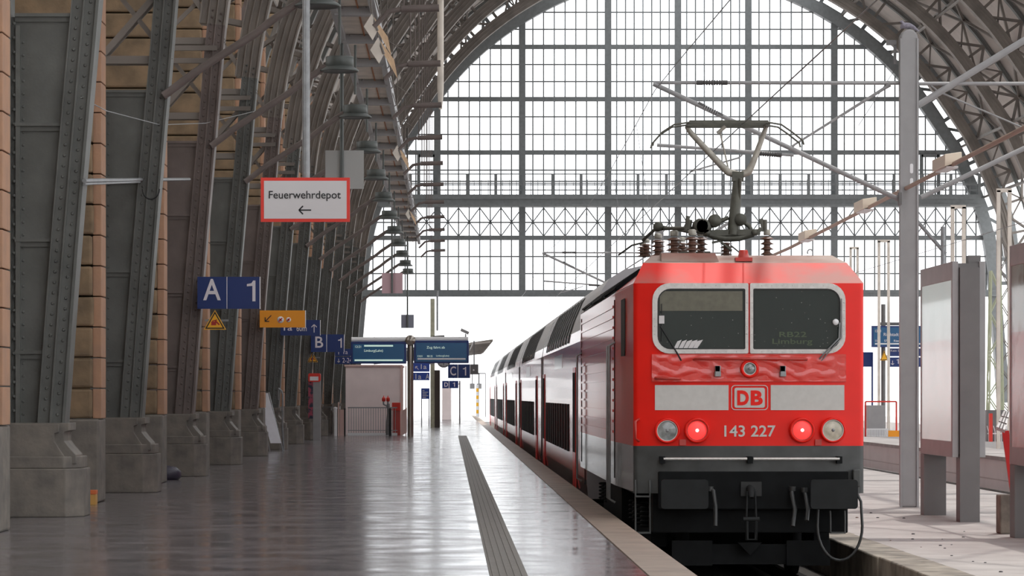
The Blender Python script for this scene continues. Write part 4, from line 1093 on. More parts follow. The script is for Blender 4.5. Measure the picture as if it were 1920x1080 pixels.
m = MB(); Yp = 128.2; m.box(PX(637,Yp), PX(645,Yp), Yp, Yp+.06, 0, PZ(768,Yp)); m.box(PX(637,Yp), PX(645,Yp), Yp-.02, Yp, PZ(779,Yp), PZ(777,Yp)); m.box(PX(637,Yp), PX(645,Yp), Yp-.02, Yp, PZ(785,Yp), PZ(783,Yp)); tag(m.build('barrier_panel', M_PINKL), 'pale pink barrier panel between the white and the black post', 'panel')
m = MB(); m.prism([(PX(752,Yp),0),(PX(763,Yp),.12),(PX(763,Yp),PZ(764,Yp)),(PX(752,Yp),PZ(772,Yp))], Yp, Yp+.06); tag(m.build('barrier_panel', M_PINKL), 'pale pink slanting panel left of the round board post', 'panel')
# red cabinet and fire standpipe
Y = 128.6
t = sthing('fire_cabinet', 742, 812, Y, 'red cabinet with an orange top beside the stair railing', 'cabinet')
m = MB(); m.box(PX(735,Y), PX(750,Y), Y+.6, Y+1.2, 0, PZ(770,Y)); m.build('body', M_REDD, t, bevel=.01)
m = MB(); m.box(PX(734.5,Y), PX(750.5,Y), Y+.55, Y+1.25, PZ(770,Y), PZ(755,Y)); m.build('top_box', M_SIGNR, t, bevel=.01)
Y = 128.0
t = sthing('fire_standpipe', 728, 814, Y, 'grey standpipe with two red caps on curved arms', 'standpipe')
m = MB(); m.tube([P(728,816,Y),P(728,790,Y),P(729,775,Y),P(728,757,Y)], [.10,.085,.07,.06], 10)
for x, b in ((719, 1), (727, 1)): m.tube([P(728,764,Y),P(725,761,Y),P(x+.3,758,Y),P(x,752,Y)], .035, 8)
m.build('pipe', M_GALV, t)
for x in (719.5, 727.5):
    m = MB(); m.lathe(P(x,752,Y), [(.03,-.02),(.07,0),(.075,.10),(.05,.15),(.02,.16),(.02,.22),(.0005,.22)], 12); m.build('cap', M_SIGNR, t)
# info pillar left
Y = 115.2
t = sthing('information_pillar', 592, 825, Y, 'slim grey information pillar with red top and a dark poster', 'pillar')
m = MB(); m.box(PX(587,Y), PX(601,Y), Y, Y+.35, 0, PZ(712,Y)); m.build('body', M_GREY, t)
m = MB(); m.box(PX(578,Y), PX(587,Y), Y+.02, Y+.30, PZ(785,Y), PZ(712,Y)); m.build('poster', mat('dark_poster', (.02,.02,.05), .3, col2=(.35,.05,.09), nscale=6, lo=.45, hi=.55), t)
m = MB(); m.prism(rrect(PX(578,Y), PX(601,Y), PZ(716,Y), PZ(700,Y), .06), Y-.02, Y+.37); m.build('red_top', M_SIGNR, t)
m = MB(); m.box(PX(581,Y), PX(597,Y), Y-.03, Y-.02, PZ(713.5,Y), PZ(706,Y)); m.build('white_label', M_WHITE, t)
# leaning white board
Y = 92.4
t = sthing('leaning_board', 515, 845, Y, 'white notice board in a thin steel frame leaning between two plinths', 'board')
b0, b1, u0, u1 = P(507,831,Y), P(527.5,831,Y), P(482,737,Y+.3), P(503,737,Y+.3)
m = MB(); n_ = Vector((0,.03,0)); m.add([b0,b1,u1,u0,b0+n_,b1+n_,u1+n_,u0+n_], [(0,1,2,3),(7,6,5,4),(0,4,5,1),(1,5,6,2),(2,6,7,3),(3,7,4,0)]); m.build('board_face', mat('notice_board', (.86,.86,.92), .4, noise=.06, nscale=6), t)
m = MB(); m.tube([P(506,848,Y),P(503,831,Y),P(482,736,Y+.3),P(504,736,Y+.3),P(531,848,Y)], .02, 6); m.build('steel_frame', M_GALV, t)
m = MB(); m.tube([P(522,728,Y+.4),P(528,733,Y+.4),P(530,740,Y+.4),P(529.5,800,Y+.4),P(532,846,Y+.4)], .028, 8); m.tube([P(522,728,Y+.4),P(521.5,750,Y+.4)], .02, 6); m.build('rear_tube', M_GALV, t)
# box and bag by the plinths
Y = 47.4
t = sthing('small_box', 174, 944, Y, 'small yellow box with an orange lid on the floor just past the nearest plinth', 'box')
m = MB(); m.box(PX(163,Y), PX(187,Y), Y-.55, Y-.3, 0, .155); m.build('box_body', mat('yellow_card', (.55,.30,.08), .6), t, bevel=.005)
m = MB(); m.box(PX(162,Y), PX(187.5,Y), Y-.56, Y-.29, .155, .215); m.build('box_lid', mat('orange_card', (.6,.14,.04), .6), t, bevel=.008)
Y = 61
m = MB(); c = P(311, 893, Y); m.lathe((c.x, Y, 0), [(.24,0),(.30,.06),(.29,.16),(.2,.24),(.05,.27),(.0005,.27)], 12); tag(m.build('refuse_bag', mat('dark_violet_bag', (.035,.03,.05), .5, bump=.8, bscale=8)), 'dark soft bag lying between the second and third plinth', 'bag')
# conduit arm, hanging cable between columns
t = thing('conduit_arm', tuple(P(160,338,42.4)), 'thin horizontal conduit running from the first column to the second with a drooping loop', 'conduit')
m = MB(); m.tube([P(158,339,42.2),P(262,337,52.6),P(355,336,62.4)], .03, 8); m.tube([P(158,345,42.2),P(262,341,52.6)], .02, 6); m.build('tube', M_GALV, t)
m = MB(); c = P(283,352,52.6); m.tube([(c.x+.14*math.cos(a), c.y, c.z-.02+.17*math.sin(a)) for a in [math.pi*(1+k/10) for k in range(11)]], .012, 6); m.build('cable_loop', M_BLACK, t)
m = MB(); m.tube([P(152,183,42.3),P(200,208,45.5),P(300,234,53),P(385,231,62),P(430,220,70),P(480,208,74)], .008, 5); tag(m.build('sagging_cable', M_GALV), 'thin sagging cable strung across the first three columns', 'cable')

# ------------------------------------------------------------------ lamps on brackets, one per bay
XLm, ZLm = -2.18, 8.08
def build_lamp(y):
    t = thing('bracket_lamp', (XLm, y, ZLm-.2), '', 'lamp', 'drum lamps along the left platform')
    m = MB(); m.lathe((XLm,y,ZLm), [(.0005,.27),(.27,.27),(.28,.25),(.28,.05),(.0005,.05)], 24); m.build('lamp_drum', M_LAMPD, t)
    m = MB(); m.lathe((XLm,y,ZLm), [(.28,.07),(.36,.02),(.385,0),(.37,-.03),(.33,-.02),(.0005,-.02)], 24); m.build('lamp_brim', M_LAMPD, t)
    m = MB(); m.tube([(-4.72,y-.25,6.55),(-4.2,y-.2,6.95),(-3.2,y,7.62),(-2.9,y,7.86),(XLm-.3,y,8.14),(XLm,y,8.2)], .065, 8); m.build('bracket_tube', M_STEEL2, t)
    m = MB(); m.tube([(XLm,y,8.6),(XLm,y,9.75)], .03, 6); m.build('hanging_rod', M_LAMPD, t)
    return t
l0 = build_lamp(Y1+DY)
for k in range(2, NA+1):
    o = l0 if k == 2 else dup(l0, (0, DY*(k-2), 0))
    o['label'] = 'dark drum lamp with flat brim on a diagonal bracket, hanging by the %s column' % ORD[k]
# cable tray with cream panels, seen from below
XT, ZT = -2.05, 9.9
t = thing('cable_tray', (XT, 110, ZT), 'long grey tray with cream panels running above the row of drum lamps', 'cable tray')
m = MB(); m.box(XT-.42, XT+.42, 44, YE-1, ZT+.10, ZT+.14); m.build('cream_panel', M_TRAY, t)
for sx in (-1, 1):
    m = MB(); m.box(XT+sx*.42-.07, XT+sx*.42+.07, 44, YE-1, ZT-.05, ZT+.3); m.build('side_rail', M_GREY, t)
m = MB(); m.tube([(XT+.08,44,ZT+.07),(XT+.08,YE-1,ZT+.07)], .02, 6); m.build('orange_conduit', M_RUST, t)
m = MB(); m.box(XT-.42, XT+.42, 47.8, 48.1, ZT-.09, ZT+.09); m.rivet(XT-.25, 47.8, ZT+.08, .03); m.rivet(XT+.25, 47.8, ZT+.08, .03)
cb = m.build('cross_bar', M_GREY, t)
for k in range(1, 24):
    c = cb.copy(); COL.objects.link(c); c.location = Vector(cb.location)+Vector((0, DY/2*k, 0))
m = MB()
for k in range(1, 12):
    y = Y1+DY*k; m.tube([(XT,y,ZT+.28),(XT,y,inner_z(XT)+.3)], .02, 5); m.tube([(XT+.4,y,ZT+.1),(XT+1.0,y,ZT-.3)], .01, 5)
for k in range(1, 24):
    y = Y1+DY*.5*k; m.tube([(XT+.5,y,ZT+.28),(XT+.5,y+.1,ZT+.6)], .012, 5); m.tube([(XT+.49,y-2,ZT+.05),(XT+.56,y,ZT-.1),(XT+.47,y+2,ZT+.04)], .014, 5)
m.build('hanger_rods', M_LATT, t)
# brown diamond boards hung beside the tray
for i, (x, y, r) in enumerate(((702,58,32),(714,102,32),(748,292,20),(768,405,13))):
    Y = (66, 71, 98, 122)[i]; c = P(x, y, Y); R_ = r*Y/F
    t = thing('netting_board', tuple(c), 'brown diamond shaped board with a cream panel, %s beside the cream tray' % ('topmost','second from the top','third from the top','lowest')[i], 'board', 'diamond boards beside the cable tray')
    m = MB(); m.add([(c.x-.15*R_,Y,c.z+R_),(c.x+R_*.75,Y+.8,c.z-.1*R_),(c.x+R_*.95,Y+.8,c.z-R_*1.2),(c.x+.15*R_,Y,c.z+.05*R_)], [(0,1,2,3)]); m.add([(c.x-.15*R_,Y+.03,c.z+R_),(c.x+R_*.75,Y+.83,c.z-.1*R_),(c.x+R_*.95,Y+.83,c.z-R_*1.2),(c.x+.15*R_,Y+.03,c.z+.05*R_)], [(0,1,2,3)])
    m.build('brown_side', mat('brown_board_%s' % i, (.42,.27,.15), .7, noise=.2), t)
    m = MB(); m.prism([(c.x-.15*R_,c.z+R_),(c.x-.62*R_,c.z+.25*R_),(c.x-.1*R_,c.z-.55*R_),(c.x+.2*R_,c.z+.05*R_)], Y-.04, Y); m.build('cream_side', M_TRAY, t)
    m = MB(); m.tube([(c.x-.15*R_, Y, c.z+R_), (XT+.42, Y, ZT+.1)], .02, 5); m.tube([(c.x-.15*R_, Y, c.z+R_*.9),(c.x+.18*R_, Y-.05, c.z)], .03, 5); m.build('chain', M_LATT, t)
# short round cross tubes hanging right of the tray
tb = None
for k in range(2, NA):
    y = Y1+DY*k
    if tb is None:
        m = MB(); m.tube([(-.95,y,9.3),(-.2,y,9.32)], .075, 10); m.tube([(-1.5,y,8.95),(-1.2,y,9.25),(-.95,y,9.3)], .05, 8); m.tube([(-.9,y,9.3),(-.9,y,inner_z(-.9)+.3)], .018, 5)
        tb = m.build('hanging_bracket', M_STEEL2); tag(tb, '', 'bracket', 'short tube brackets right of the cable tray'); o = tb
    else: o = dup(tb, (0, DY*(k-2), 0))
    o['label'] = 'short grey tube bracket hanging right of the cable tray, level with the %s column' % ORD[k+1]
# pale hanging pipe in front of the glass wall
Y = 100.; m = MB(); X = PX(826,Y); m.tube([(X,Y,PZ(205,Y)),(X,Y,PZ(188,Y)),(X,Y,PZ(165,Y)),(X,Y,inner_z(X)+.2)], [.05,.08,.10,.10], 12); tag(m.build('drain_pipe', M_TRAY), 'pale beige pipe hanging vertically in front of the left part of the glass wall', 'pipe')

# ------------------------------------------------------------------ overhead line masts
def build_mast(Y):
    t = thing('catenary_mast', (PX(1703,Y), Y, ZR), '', 'mast', 'overhead line masts')
    k = Y/F; X = PX(1703, Y); r = 16.5*k
    m = MB(); zt = PZ(74, Y)
    out = [(X+r*math.cos(a), zt+r*1.1*math.sin(a)) for a in [math.pi*i/12 for i in range(13)]]
    m.prism([(X-r*.93, ZR), (X+r*.93, ZR)]+out, Y-.14, Y+.14); m.build('mast_body', M_GREY, t, bevel=.03)
    m = MB()
    for s_ in (-1, 1): m.box(X+s_*r*.93-.02, X+s_*r*.93+.02, Y-.17, Y-.13, ZR, zt)
    m.build('edge_flange', M_GREY, t)
    m = MB()
    for y in (316, 343): m.prism(rrect(X+1*k, X+7*k, PZ(y+10,Y), PZ(y-8,Y), .025), Y-.15, Y+.0)
    m.build('slot', M_WHITE, t)
    q = lambda x, y, d=0: P(x, y, Y)+Vector((0, d, 0))
    def ins(a, b, n=7, r1=.055, r0=.03):
        a = Vector(a); b = Vector(b); pts = []; rs = []
        for i in range(n*2+1): pts.append(a+(b-a)*i/(2*n)); rs.append(r1 if i % 2 else r0)
        mm = MB(); mm.tube([a+(a-b)*.35, a], .045, 8); mm.tube([b, b+(b-a)*.35], .045, 8); mm.tube(pts, rs, 10); return mm.build('insulator', M_CERAMD, t)
    m = MB(); m.tube([q(1686,156), q(1225,155)], .032, 8); m.build('top_tube', M_GREY, t); ins(q(1318,155), q(1352,155))
    m = MB(); m.tube([q(1690,376), q(1225,157)], .045, 8); m.build('cantilever_tube', M_GREY, t); ins(q(1318,199), q(1345,213))
    m = MB(); m.tube([q(1668,158), q(1656,167), q(1490,271), q(1480,280)], [.05,.03,.02,.04], 8); m.tube([q(1232,272), q(1300,277), q(1488,291)], [.035,.03,.03], 8); m.tube([q(1293,323), q(1300,320), q(1385,296), q(1392,290)], .018, 6); m.build('registration_arm', M_GREY, t)
    ins(q(1425,288), q(1455,290))
    m = MB(); m.tube([q(1720,157), q(1990,157)], .035, 8); m.tube([q(1727,370), q(1990,245)], .045, 8); m.tube([q(1722,197), q(1990,33)], .065, 10); m.tube([q(1745,160), q(1760,172), q(1990,270)], .018, 6); m.build('rear_cantilever', M_GREY, t)
    m = MB(); m.beam(q(1662,80), q(1680,80), .09); m.beam(q(1678,78), q(1678,120), .05); m.tube([q(1678,130), q(1610,235), ], .006, 5); m.box(q(1688,0).x-.05, q(1688,0).x, Y-.2, Y, PZ(385,Y), PZ(362,Y)); m.build('wire_fitting', M_GREYD, t)
    return t
M_CERAMD = mat('dark_insulator', (.06,.055,.055), .4)
mt1 = build_mast(59.0); mt1['label'] = 'tall round topped grey overhead line mast right of the locomotive'
mt2 = dup(mt1, (0, 70, 0), 'second overhead line mast far down the platform, mostly hidden by the train')
# wires
for (x, z0, lab) in ((4.13, 5.42, 'contact wire running above the red train'), (3.86, 7.35, 'upper carrying wire running above the red train'), (12.9, 5.5, 'contact wire above the empty track right of the billboards')):
    m = MB(); pts = []
    for i in range(31):
        y = 20+8*i; sag = .0 if z0 < 6 else .5*abs(math.sin(math.pi*(y-59)/70))
        pts.append((x, y, z0-sag))
    m.tube(pts, .009, 5); tag(m.build('overhead_wire', M_GALV), lab, 'wire')
m = MB()
for y in (66, 76, 90, 104, 118): 
    sag = .5*abs(math.sin(math.pi*(y-59)/70)); m.tube([(3.86,y,7.35-sag),(4.13,y,5.42)], .006, 5)
tag(m.build('dropper_wires', M_GALV), 'thin dropper wires joining the carrying wire and the contact wire', 'wire')
# pigeon on the mast
c = P(1702, 50, 59.0); t_ = Vector
m = MB(); z = PZ(57,59.0)
m.tube([(c.x+.20,c.y-.05,z-.02),(c.x+.10,c.y-.05,z+.05),(c.x+.02,c.y-.05,z+.08),(c.x-.06,c.y-.05,z+.08),(c.x-.11,c.y-.05,z+.07),(c.x-.14,c.y-.05,z+.03)], [.012,.035,.055,.06,.045,.012], 12)
m.tube([(c.x-.07,c.y-.05,z+.08),(c.x-.10,c.y-.06,z+.13),(c.x-.12,c.y-.06,z+.155),(c.x-.15,c.y-.06,z+.15)], [.045,.03,.028,.012], 10)
bd_ = m.build('pigeon', mat('pigeon_feather', (.30,.28,.34), .7, noise=.4, nscale=18)); tag(bd_, 'grey pigeon perched on the rounded top of the tall mast', 'bird')
m = MB(); m.tube([(c.x-.15,c.y-.06,z+.15),(c.x-.175,c.y-.06,z+.143)], [.008,.002], 6); bd_['_w'] = tuple(bd_.location); m.build('beak', M_INK, bd_)
# lamp beam over the concrete platform
t = thing('lamp_rail', (8.42, 80, 5.4), 'brown tube running lengthwise over the concrete platform and carrying three box lamps', 'rail')
m = MB(); m.tube([(8.46,30,5.56),(8.42,47,5.52),(8.39,79,5.24),(8.39,130,5.24)], .04, 8); m.build('rail_tube', mat('brown_tube', (.36,.25,.19), .5), t)
lm = None
for i, (x, y, Y) in enumerate(((1775,306,54.),(1626,377,64.6),(1521,437,75.))):
    if lm is None:
        c = P(x, y, Y); lt = thing('box_lamp', (c.x, Y, c.z), '', 'lamp', 'box lamps over the concrete platform')
        m = MB(); m.prism([(c.x-.14,c.z+.10),(c.x+.14,c.z+.14),(c.x+.15,c.z-.02),(c.x-.14,c.z-.10)], Y-.7, Y+.7); m.build('lamp_body', M_LAMPC, lt, bevel=.01)
        m = MB(); m.box(c.x-.1, c.x+.1, Y-.6, Y+.6, c.z-.12, c.z-.09); m.build('lamp_cover', M_WHITE, lt)
        m = MB(); 
        for dy in (-.5, .5): m.beam((c.x,Y+dy,c.z+.1),(8.42,Y+dy,5.47),.03)
        m.build('hanger', M_GREYD, lt); lm = lt; o = lt; L0 = c
    else:
        o = dup(lm, (0, Y-54., (5.24+(79-Y)*.28/32-5.46)+.0))
    o['label'] = 'cream box lamp under the brown tube, %s' % ('nearest to the right picture edge','middle one of three','farthest one, above the locomotive roof')[i]

# ------------------------------------------------------------------ billboards on the concrete platform
XB0, XB1 = 8.16, 8.70; ZB0, ZB1 = .60, 3.78
def billboard(y0, y1, lab, poster, tall=True):
    t = thing('billboard', ((XB0+XB1)/2, (y0+y1)/2, ZR), lab, 'billboard', 'lit billboards on the concrete platform')
    m = MB()
    for X in (XB0, XB1-.10):
        for yy in (y0, y1-.12): m.box(X, X+.10, yy, yy+.12, ZB0, ZB1)
        m.box(X, X+.10, y0+.12, y1-.12, ZB0, ZB0+.26); m.box(X, X+.10, y0+.12, y1-.12, ZB1-.30, ZB1)
    m.build('frame', M_GREY, t, bevel=.008)
    m = MB(); m.box(XB0+.10, XB1-.10, y0+.03, y1-.03, ZB0+.05, ZB1-.03); m.build('core', M_GREYD, t)
    m = MB(); m.box(XB0+.01, XB0+.10, y0+.12, y1-.12, ZB0+.26, ZB1-.30); m.build('poster', poster, t)
    m = MB(); m.box(XB0+.002, XB0+.008, y0+.12, y1-.12, ZB0+.26, ZB1-.30); m.build('cover_glass', M_GLASSB, t)
    m = MB(); m.box(XB0+.12, XB1-.10, y0-.05, y0+.35, ZR, ZB1-.10); m.build('leg', M_GREYD, t)
    m = MB(); m.box(XB0-.02, XB0+.36, y1-.55, y1-.15, ZR, ZB0); m.build('leg', M_GREYD, t)
    if tall: m = MB(); m.box(XB0+.28, XB0+.48, y0+.1, y0+.35, ZB1-.03, ZB1+.1); m.build('lamp_cap', M_GREYD, t)
    return t
M_GLASSB = glassmat('billboard_glass', (.95,.97,.97), .12)
M_POSTER = mat('pale_poster', (.80,.80,.77), .3, col2=(.62,.66,.63), nscale=.8, coat=.5, emis=(.9,.95,.92), estr=.30)  # weak glow added to brighten the poster
M_POSTER2 = mat('colour_poster', (.70,.72,.68), .3, col2=(.30,.16,.07), nscale=1.3, coat=.8, lo=.42, hi=.55)
billboard(51.9, 55.4, 'grey framed billboard with a pale poster behind glass, next to the mast', M_POSTER)
billboard(43.1, 46.6, 'grey framed billboard with a brown and green poster at the right picture edge', M_POSTER2, False)
# concrete block with red sign post
Y = 47.6
m = MB(); c = P(1893,1003,Y); m.prism([(c.x-.17,c.y-.17),(c.x+.2,c.y-.17),(c.x+.2,c.y+.2),(c.x-.17,c.y+.2)], ZR, ZR+.58, 'xy'); tag(m.build('concrete_block', M_CONCB, bevel=.02), 'weathered square concrete block holding the red post', 'block')
t = sthing('slanted_post', 1900, 925, Y, 'leaning bright red post with a small tiled white panel on top', 'post')
m = MB(); a = P(1901,930,Y); b = P(1885,808,Y); a.z = ZR+.58; m.beam(a, b, .10, .05); m.build('red_post', mat('post_red', (.62,.02,.02), .4), t)
m = MB(); b0 = P(1870,803,Y); m.add([P(1868,800,Y-.1),P(1884,806,Y-.2),P(1894,772,Y+.3),P(1882,770,Y+.4)], [(0,1,2,3)]); m.add([P(1866,806,Y-.1),P(1884,812,Y-.2),P(1884,806,Y-.2),P(1868,800,Y-.1)], [(0,1,2,3)]); m.build('tiled_panel', M_TILEP if 'M_TILEP' in globals() else M_SIGNW, t)
m = MB()
for u in (.33, .66):
    a = P(1868,800,Y-.1).lerp(P(1884,806,Y-.2), u); b = P(1882,770,Y+.4).lerp(P(1894,772,Y+.3), u); m.beam(a+Vector((0,-.02,0)), b+Vector((0,-.02,0)), .012)
    a = P(1868,800,Y-.1).lerp(P(1882,770,Y+.4), u); b = P(1884,806,Y-.2).lerp(P(1894,772,Y+.3), u); m.beam(a+Vector((0,-.02,0)), b+Vector((0,-.02,0)), .012)
m.build('panel_joints', M_GREYD, t)

# ------------------------------------------------------------------ platform beyond the empty track
Y = 139.5
t = sthing('departure_board', 1658, 809, Y, 'blue departure board reading Riedstadt on a post between locomotive and mast', 'display board')
m = MB(); X = PX(1658,Y); m.tube([(X,Y+.3,0),(X,Y+.3,5.6)], .10, 12); m.box(PX(1650,Y), PX(1700,Y), Y+.2, Y+.4, PZ(610,Y), PZ(604,Y)); m.build('post', M_GREYD, t)
m = MB(); m.box(PX(1634,Y), PX(1752,Y), Y-.1, Y+.15, PZ(651,Y), PZ(611,Y)); b = m.build('display_case', M_DKBLUE, t)
m = MB(); m.box(PX(1637,Y), PX(1749,Y), Y-.108, Y-.1, PZ(648,Y), PZ(614,Y)); m.build('screen', M_DISP, b); YY = Y-.11
ptext('13 20', 1641, 618, 1652, 623, YY, M_WHITE, b); ptext('Riedstadt G', 1657, 624, 1692, 630, YY, M_WHITE, b); ptext('13:02', 1641, 637, 1650, 641, YY, M_WHITE, b); ptext('S7', 1658, 637, 1663, 641, YY, M_WHITE, b); ptext('Riedstadt', 1676, 637, 1700, 641, YY, M_WHITE, b)
m = MB(); m.box(PX(1640,Y), PX(1745,Y), YY-.01, YY, PZ(646,Y), PZ(643.5,Y)); m.build('text_bar', M_CROOF, b)
t = sthing('direction_sign', 1690, 688, Y+.2, 'blue sign with a down arrow reading Kein Durchgang 1, below the Riedstadt board', 'sign')
Y2 = Y+.1
panel(1667, 653, 1730, 668, Y2, M_DKBLUE, t); panel(1667, 670, 1730, 688, Y2, M_DKBLUE, t); ptext('Kein Durchgang', 1670, 655.5, 1712, 660.5, Y2, M_LETTER, t); ptext('1', 1681, 673, 1685, 682, Y2, M_LETTER, t, .01); parrow(1673.5, 680, 4, 270, Y2, M_LETTER, t, 1)
triangle(1650, 657, 1666, 676, Y+.15, 'small yellow warning triangle under the Riedstadt board', False)
m = MB(); m.box(PX(1620,Y), PX(1646,Y), Y+2, Y+2.1, PZ(687,Y), PZ(659,Y)); m.tube([(PX(1648,Y),Y+2.2,0),(PX(1648,Y),Y+2.2,PZ(659,Y))], .04, 6); tag(m.build('direction_sign', M_DKBLUE), 'plain blue sign just right of the locomotive edge', 'sign')
def frame_mast(x0, x1, ytop, s_, lab):
    Y = F/s_; m = MB()
    for x in (x0, x1): m.beam((PX(x,Y),Y,0),(PX(x,Y),Y,PZ(ytop,Y)),.11)
    m.beam((PX(x0,Y)-.06,Y,PZ(ytop,Y)),(PX(x1,Y)+.06,Y,PZ(ytop,Y)),.11)
    tag(m.build('portal_frame', M_TRAY), lab, 'frame', 'pale portal frames on the far platform')
frame_mast(1786, 1807, 388, 60, 'narrow pale portal frame rising above the first billboard')
frame_mast(1648, 1666, 452, 45, 'narrow pale portal frame just left of the grey mast')
frame_mast(1872, 1893, 357, 62, 'tall pale portal frame near the right picture edge')
frame_mast(1595, 1608, 465, 38, 'small pale portal frame above the right shoulder of the locomotive')
m = MB(); Y = 100.; m.tube([(PX(1768,Y),Y,0),(PX(1768,Y),Y,PZ(425,Y))], .07, 8); m.tube([(PX(1720,Y),Y,PZ(415,Y)),(PX(1773,Y),Y,PZ(476,Y))], .06, 8); tag(m.build('thin_pole', M_GALV), 'thin grey pole with a slanting strut right of the mast', 'pole')
# lattice mast, kiosk, fences
def lattice(x, Y, w, zt, lab, matr):
    m = MB()
    for sx in (-w, w):
        for sy in (-w, w): m.beam((x+sx,Y+sy,0),(x+sx*.6,Y+sy*.6,zt),.06)
    n = int(zt/.75)
    for k in range(n):
        a, b = k*zt/n, (k+1)*zt/n; f = 1-.4*a/zt; g = 1-.4*b/zt; s_ = 1 if k % 2 else -1
        for sy in (-w, w): m.beam((x+s_*w*f,Y+sy*f,a),(x-s_*w*g,Y+sy*g,b),.04)
        for sx in (-w, w): m.beam((x+sx*f,Y+s_*w*f,a),(x+sx*g,Y-s_*w*g,b),.04)
    tag(m.build('lattice_mast', matr), lab, 'mast')
lattice(PX(1866,118.), 118., .28, 6.2, 'pale green lattice mast behind the right edge of the first billboard', mat('pale_green_paint', (.45,.48,.33), .6))
lattice(PX(1884,150.), 150., .30, 9.0, 'grey lattice mast near the right picture edge', M_LATT)
Y = 125.
t = sthing('platform_kiosk', 1643, 800, Y, 'grey box with red frame and white fence on the far platform', 'kiosk')
m = MB(); m.box(PX(1628,Y), PX(1660,Y), Y, Y+1.2, .05, PZ(760,Y)); m.build('box_body', M_GREY, t)
m = MB()
for x in (1624, 1682): m.beam((PX(x,Y),Y+.2,0),(PX(x,Y),Y+.2,PZ(753,Y)),.06)
m.beam((PX(1624,Y),Y+.2,PZ(753,Y)),(PX(1682,Y),Y+.2,PZ(753,Y)),.06); m.build('red_frame', M_SIGNR, t)
m = MB(); x = 1624
while x < 1664: m.beam((PX(x,Y),Y-.2,0),(PX(x,Y),Y-.2,.3),.03); x += 2.6
m.beam((PX(1624,Y),Y-.2,.3),(PX(1664,Y),Y-.2,.3),.04); m.build('white_fence', M_WHITE, t)
m = MB(); m.box(PX(1665,Y), PX(1690,Y), Y-.1, Y+.1, 0, .24); tag(m.build('barrier_beam', M_ORANGE), 'orange yellow low barrier beam right of the grey kiosk', 'barrier')
Y = 112.
m = MB(); m.box(PX(1851,Y), PX(1885,Y), Y, Y+1, 0, PZ(769,Y)); tag(m.build('equipment_cabinet', M_GREYD), 'dark grey cabinet on the far platform right of the first billboard', 'cabinet')
m = MB(); x = 1850
while x < 1900: m.tube([(PX(x,Y),Y-.4,0),(PX(x,Y),Y-.4,.35),(PX(x-3,Y),Y-.4,.55)], .015, 5); x += 6
m.beam((PX(1848,Y),Y-.4,.28),(PX(1900,Y),Y-.4,.28),.04); tag(m.build('low_fence', M_WHITE), 'low white fence before the dark grey cabinet', 'fence')
m = MB(); m.beam((PX(1852,Y),Y-.6,0),(PX(1852,Y),Y-.6,PZ(775,Y)),.12); tag(m.build('red_post', M_SIGNR), 'short red post at the right edge of the first billboard', 'post')

# ------------------------------------------------------------------ far end of the platform and beyond
Y = 162.
t = sthing('canopy_post', 816, 801, Y, 'tall pale post with a dark square casing, standing past the departure board', 'post')
m = MB(); m.box(PX(807,Y), PX(815,Y), Y, Y+.2, 0, PZ(560,Y)); m.build('pale_post', mat('pale_green_concrete', (.50,.49,.36), .7, noise=.2), t)
m = MB(); m.box(PX(815,Y), PX(825,Y), Y-.02, Y+.25, 0, PZ(694,Y)); m.build('dark_casing', mat('dark_brown_casing', (.06,.045,.035), .6), t)
m = MB(); m.tube([(PX(820,Y),Y,PZ(620,Y)),(PX(820,Y),Y,PZ(545,Y))], .05, 6); m.build('thin_tube', M_GALV, t)
Y = 160.
t = sthing('platform_clock', 832, 687, Y, 'round white station clock below the right departure board', 'clock')
c = P(832, 676.5, Y); R_ = 13*Y/F
m = MB(); m.lathe((c.x,Y,c.z), [(.0005,0),(R_*.93,0),(R_*.93,.12)], 32, 'y'); m.build('clock_face', M_WHITE, t)
m = MB(); m.lathe((c.x,Y,c.z), [(R_*.93,-.03),(R_,-.03),(R_,.2),(.0005,.2)], 32, 'y'); m.build('clock_rim', M_GREYD, t)
m = MB()
for k in range(12):
    a = k*math.pi/6; m.beam((c.x+R_*.72*math.sin(a),Y-.01,c.z+R_*.72*math.cos(a)),(c.x+R_*.88*math.sin(a),Y-.01,c.z+R_*.88*math.cos(a)),.025,.01)
m.build('hour_marks', M_INK, t)
for a, l, w_, nm in ((math.pi*1.0, .6, .03, 'minute_hand'), (.35, .45, .04, 'hour_hand')):
    m = MB(); m.beam((c.x,Y-.02,c.z),(c.x+R_*l*math.sin(a),Y-.02,c.z+R_*l*math.cos(a)),w_,.01); m.build(nm, M_INK, t)
m = MB(); m.beam((c.x,Y+.1,c.z+R_),(c.x,Y+.1,c.z+R_+.9),.08); m.beam((c.x,Y+.1,c.z+R_+.9),(PX(812,162.),162.1,c.z+R_+.9),.08); m.build('clock_bracket', M_GREYD, t)
Y = 158.
M_BLUEL = mat('lighter_sign_blue', (.03,.08,.42), .4)
t = sthing('direction_sign', 791, 712, Y, 'blue signs with an up left arrow reading 1a, under the right departure board', 'sign')
panel(775, 680, 805.5, 697, Y, M_BLUEL, t); ptext('1a', 789, 683, 800, 692, Y, M_WHITE, t, .012); parrow(782, 690, 4, 135, Y, M_WHITE, t, 1.2)
panel(775, 698.5, 805.5, 713, Y, M_BLUEL, t); ptext('1a', 779, 701, 790, 711, Y, M_WHITE, t, .008); ptext('A', 798, 701, 805, 711, Y, M_WHITE, t, .008)
m = MB(); m.beam((PX(776,Y),Y+.08,PZ(682,Y)),(PX(815,Y),Y+.08,PZ(682,Y)),.06); m.build('support_arm', M_GREY, t)
Y = 166.
t = sthing('information_board', 797, 768, Y, 'small blue information board with white lines on thin legs', 'board')
panel(790, 728, 805, 748, Y, M_BLUEL, t)
m = MB()
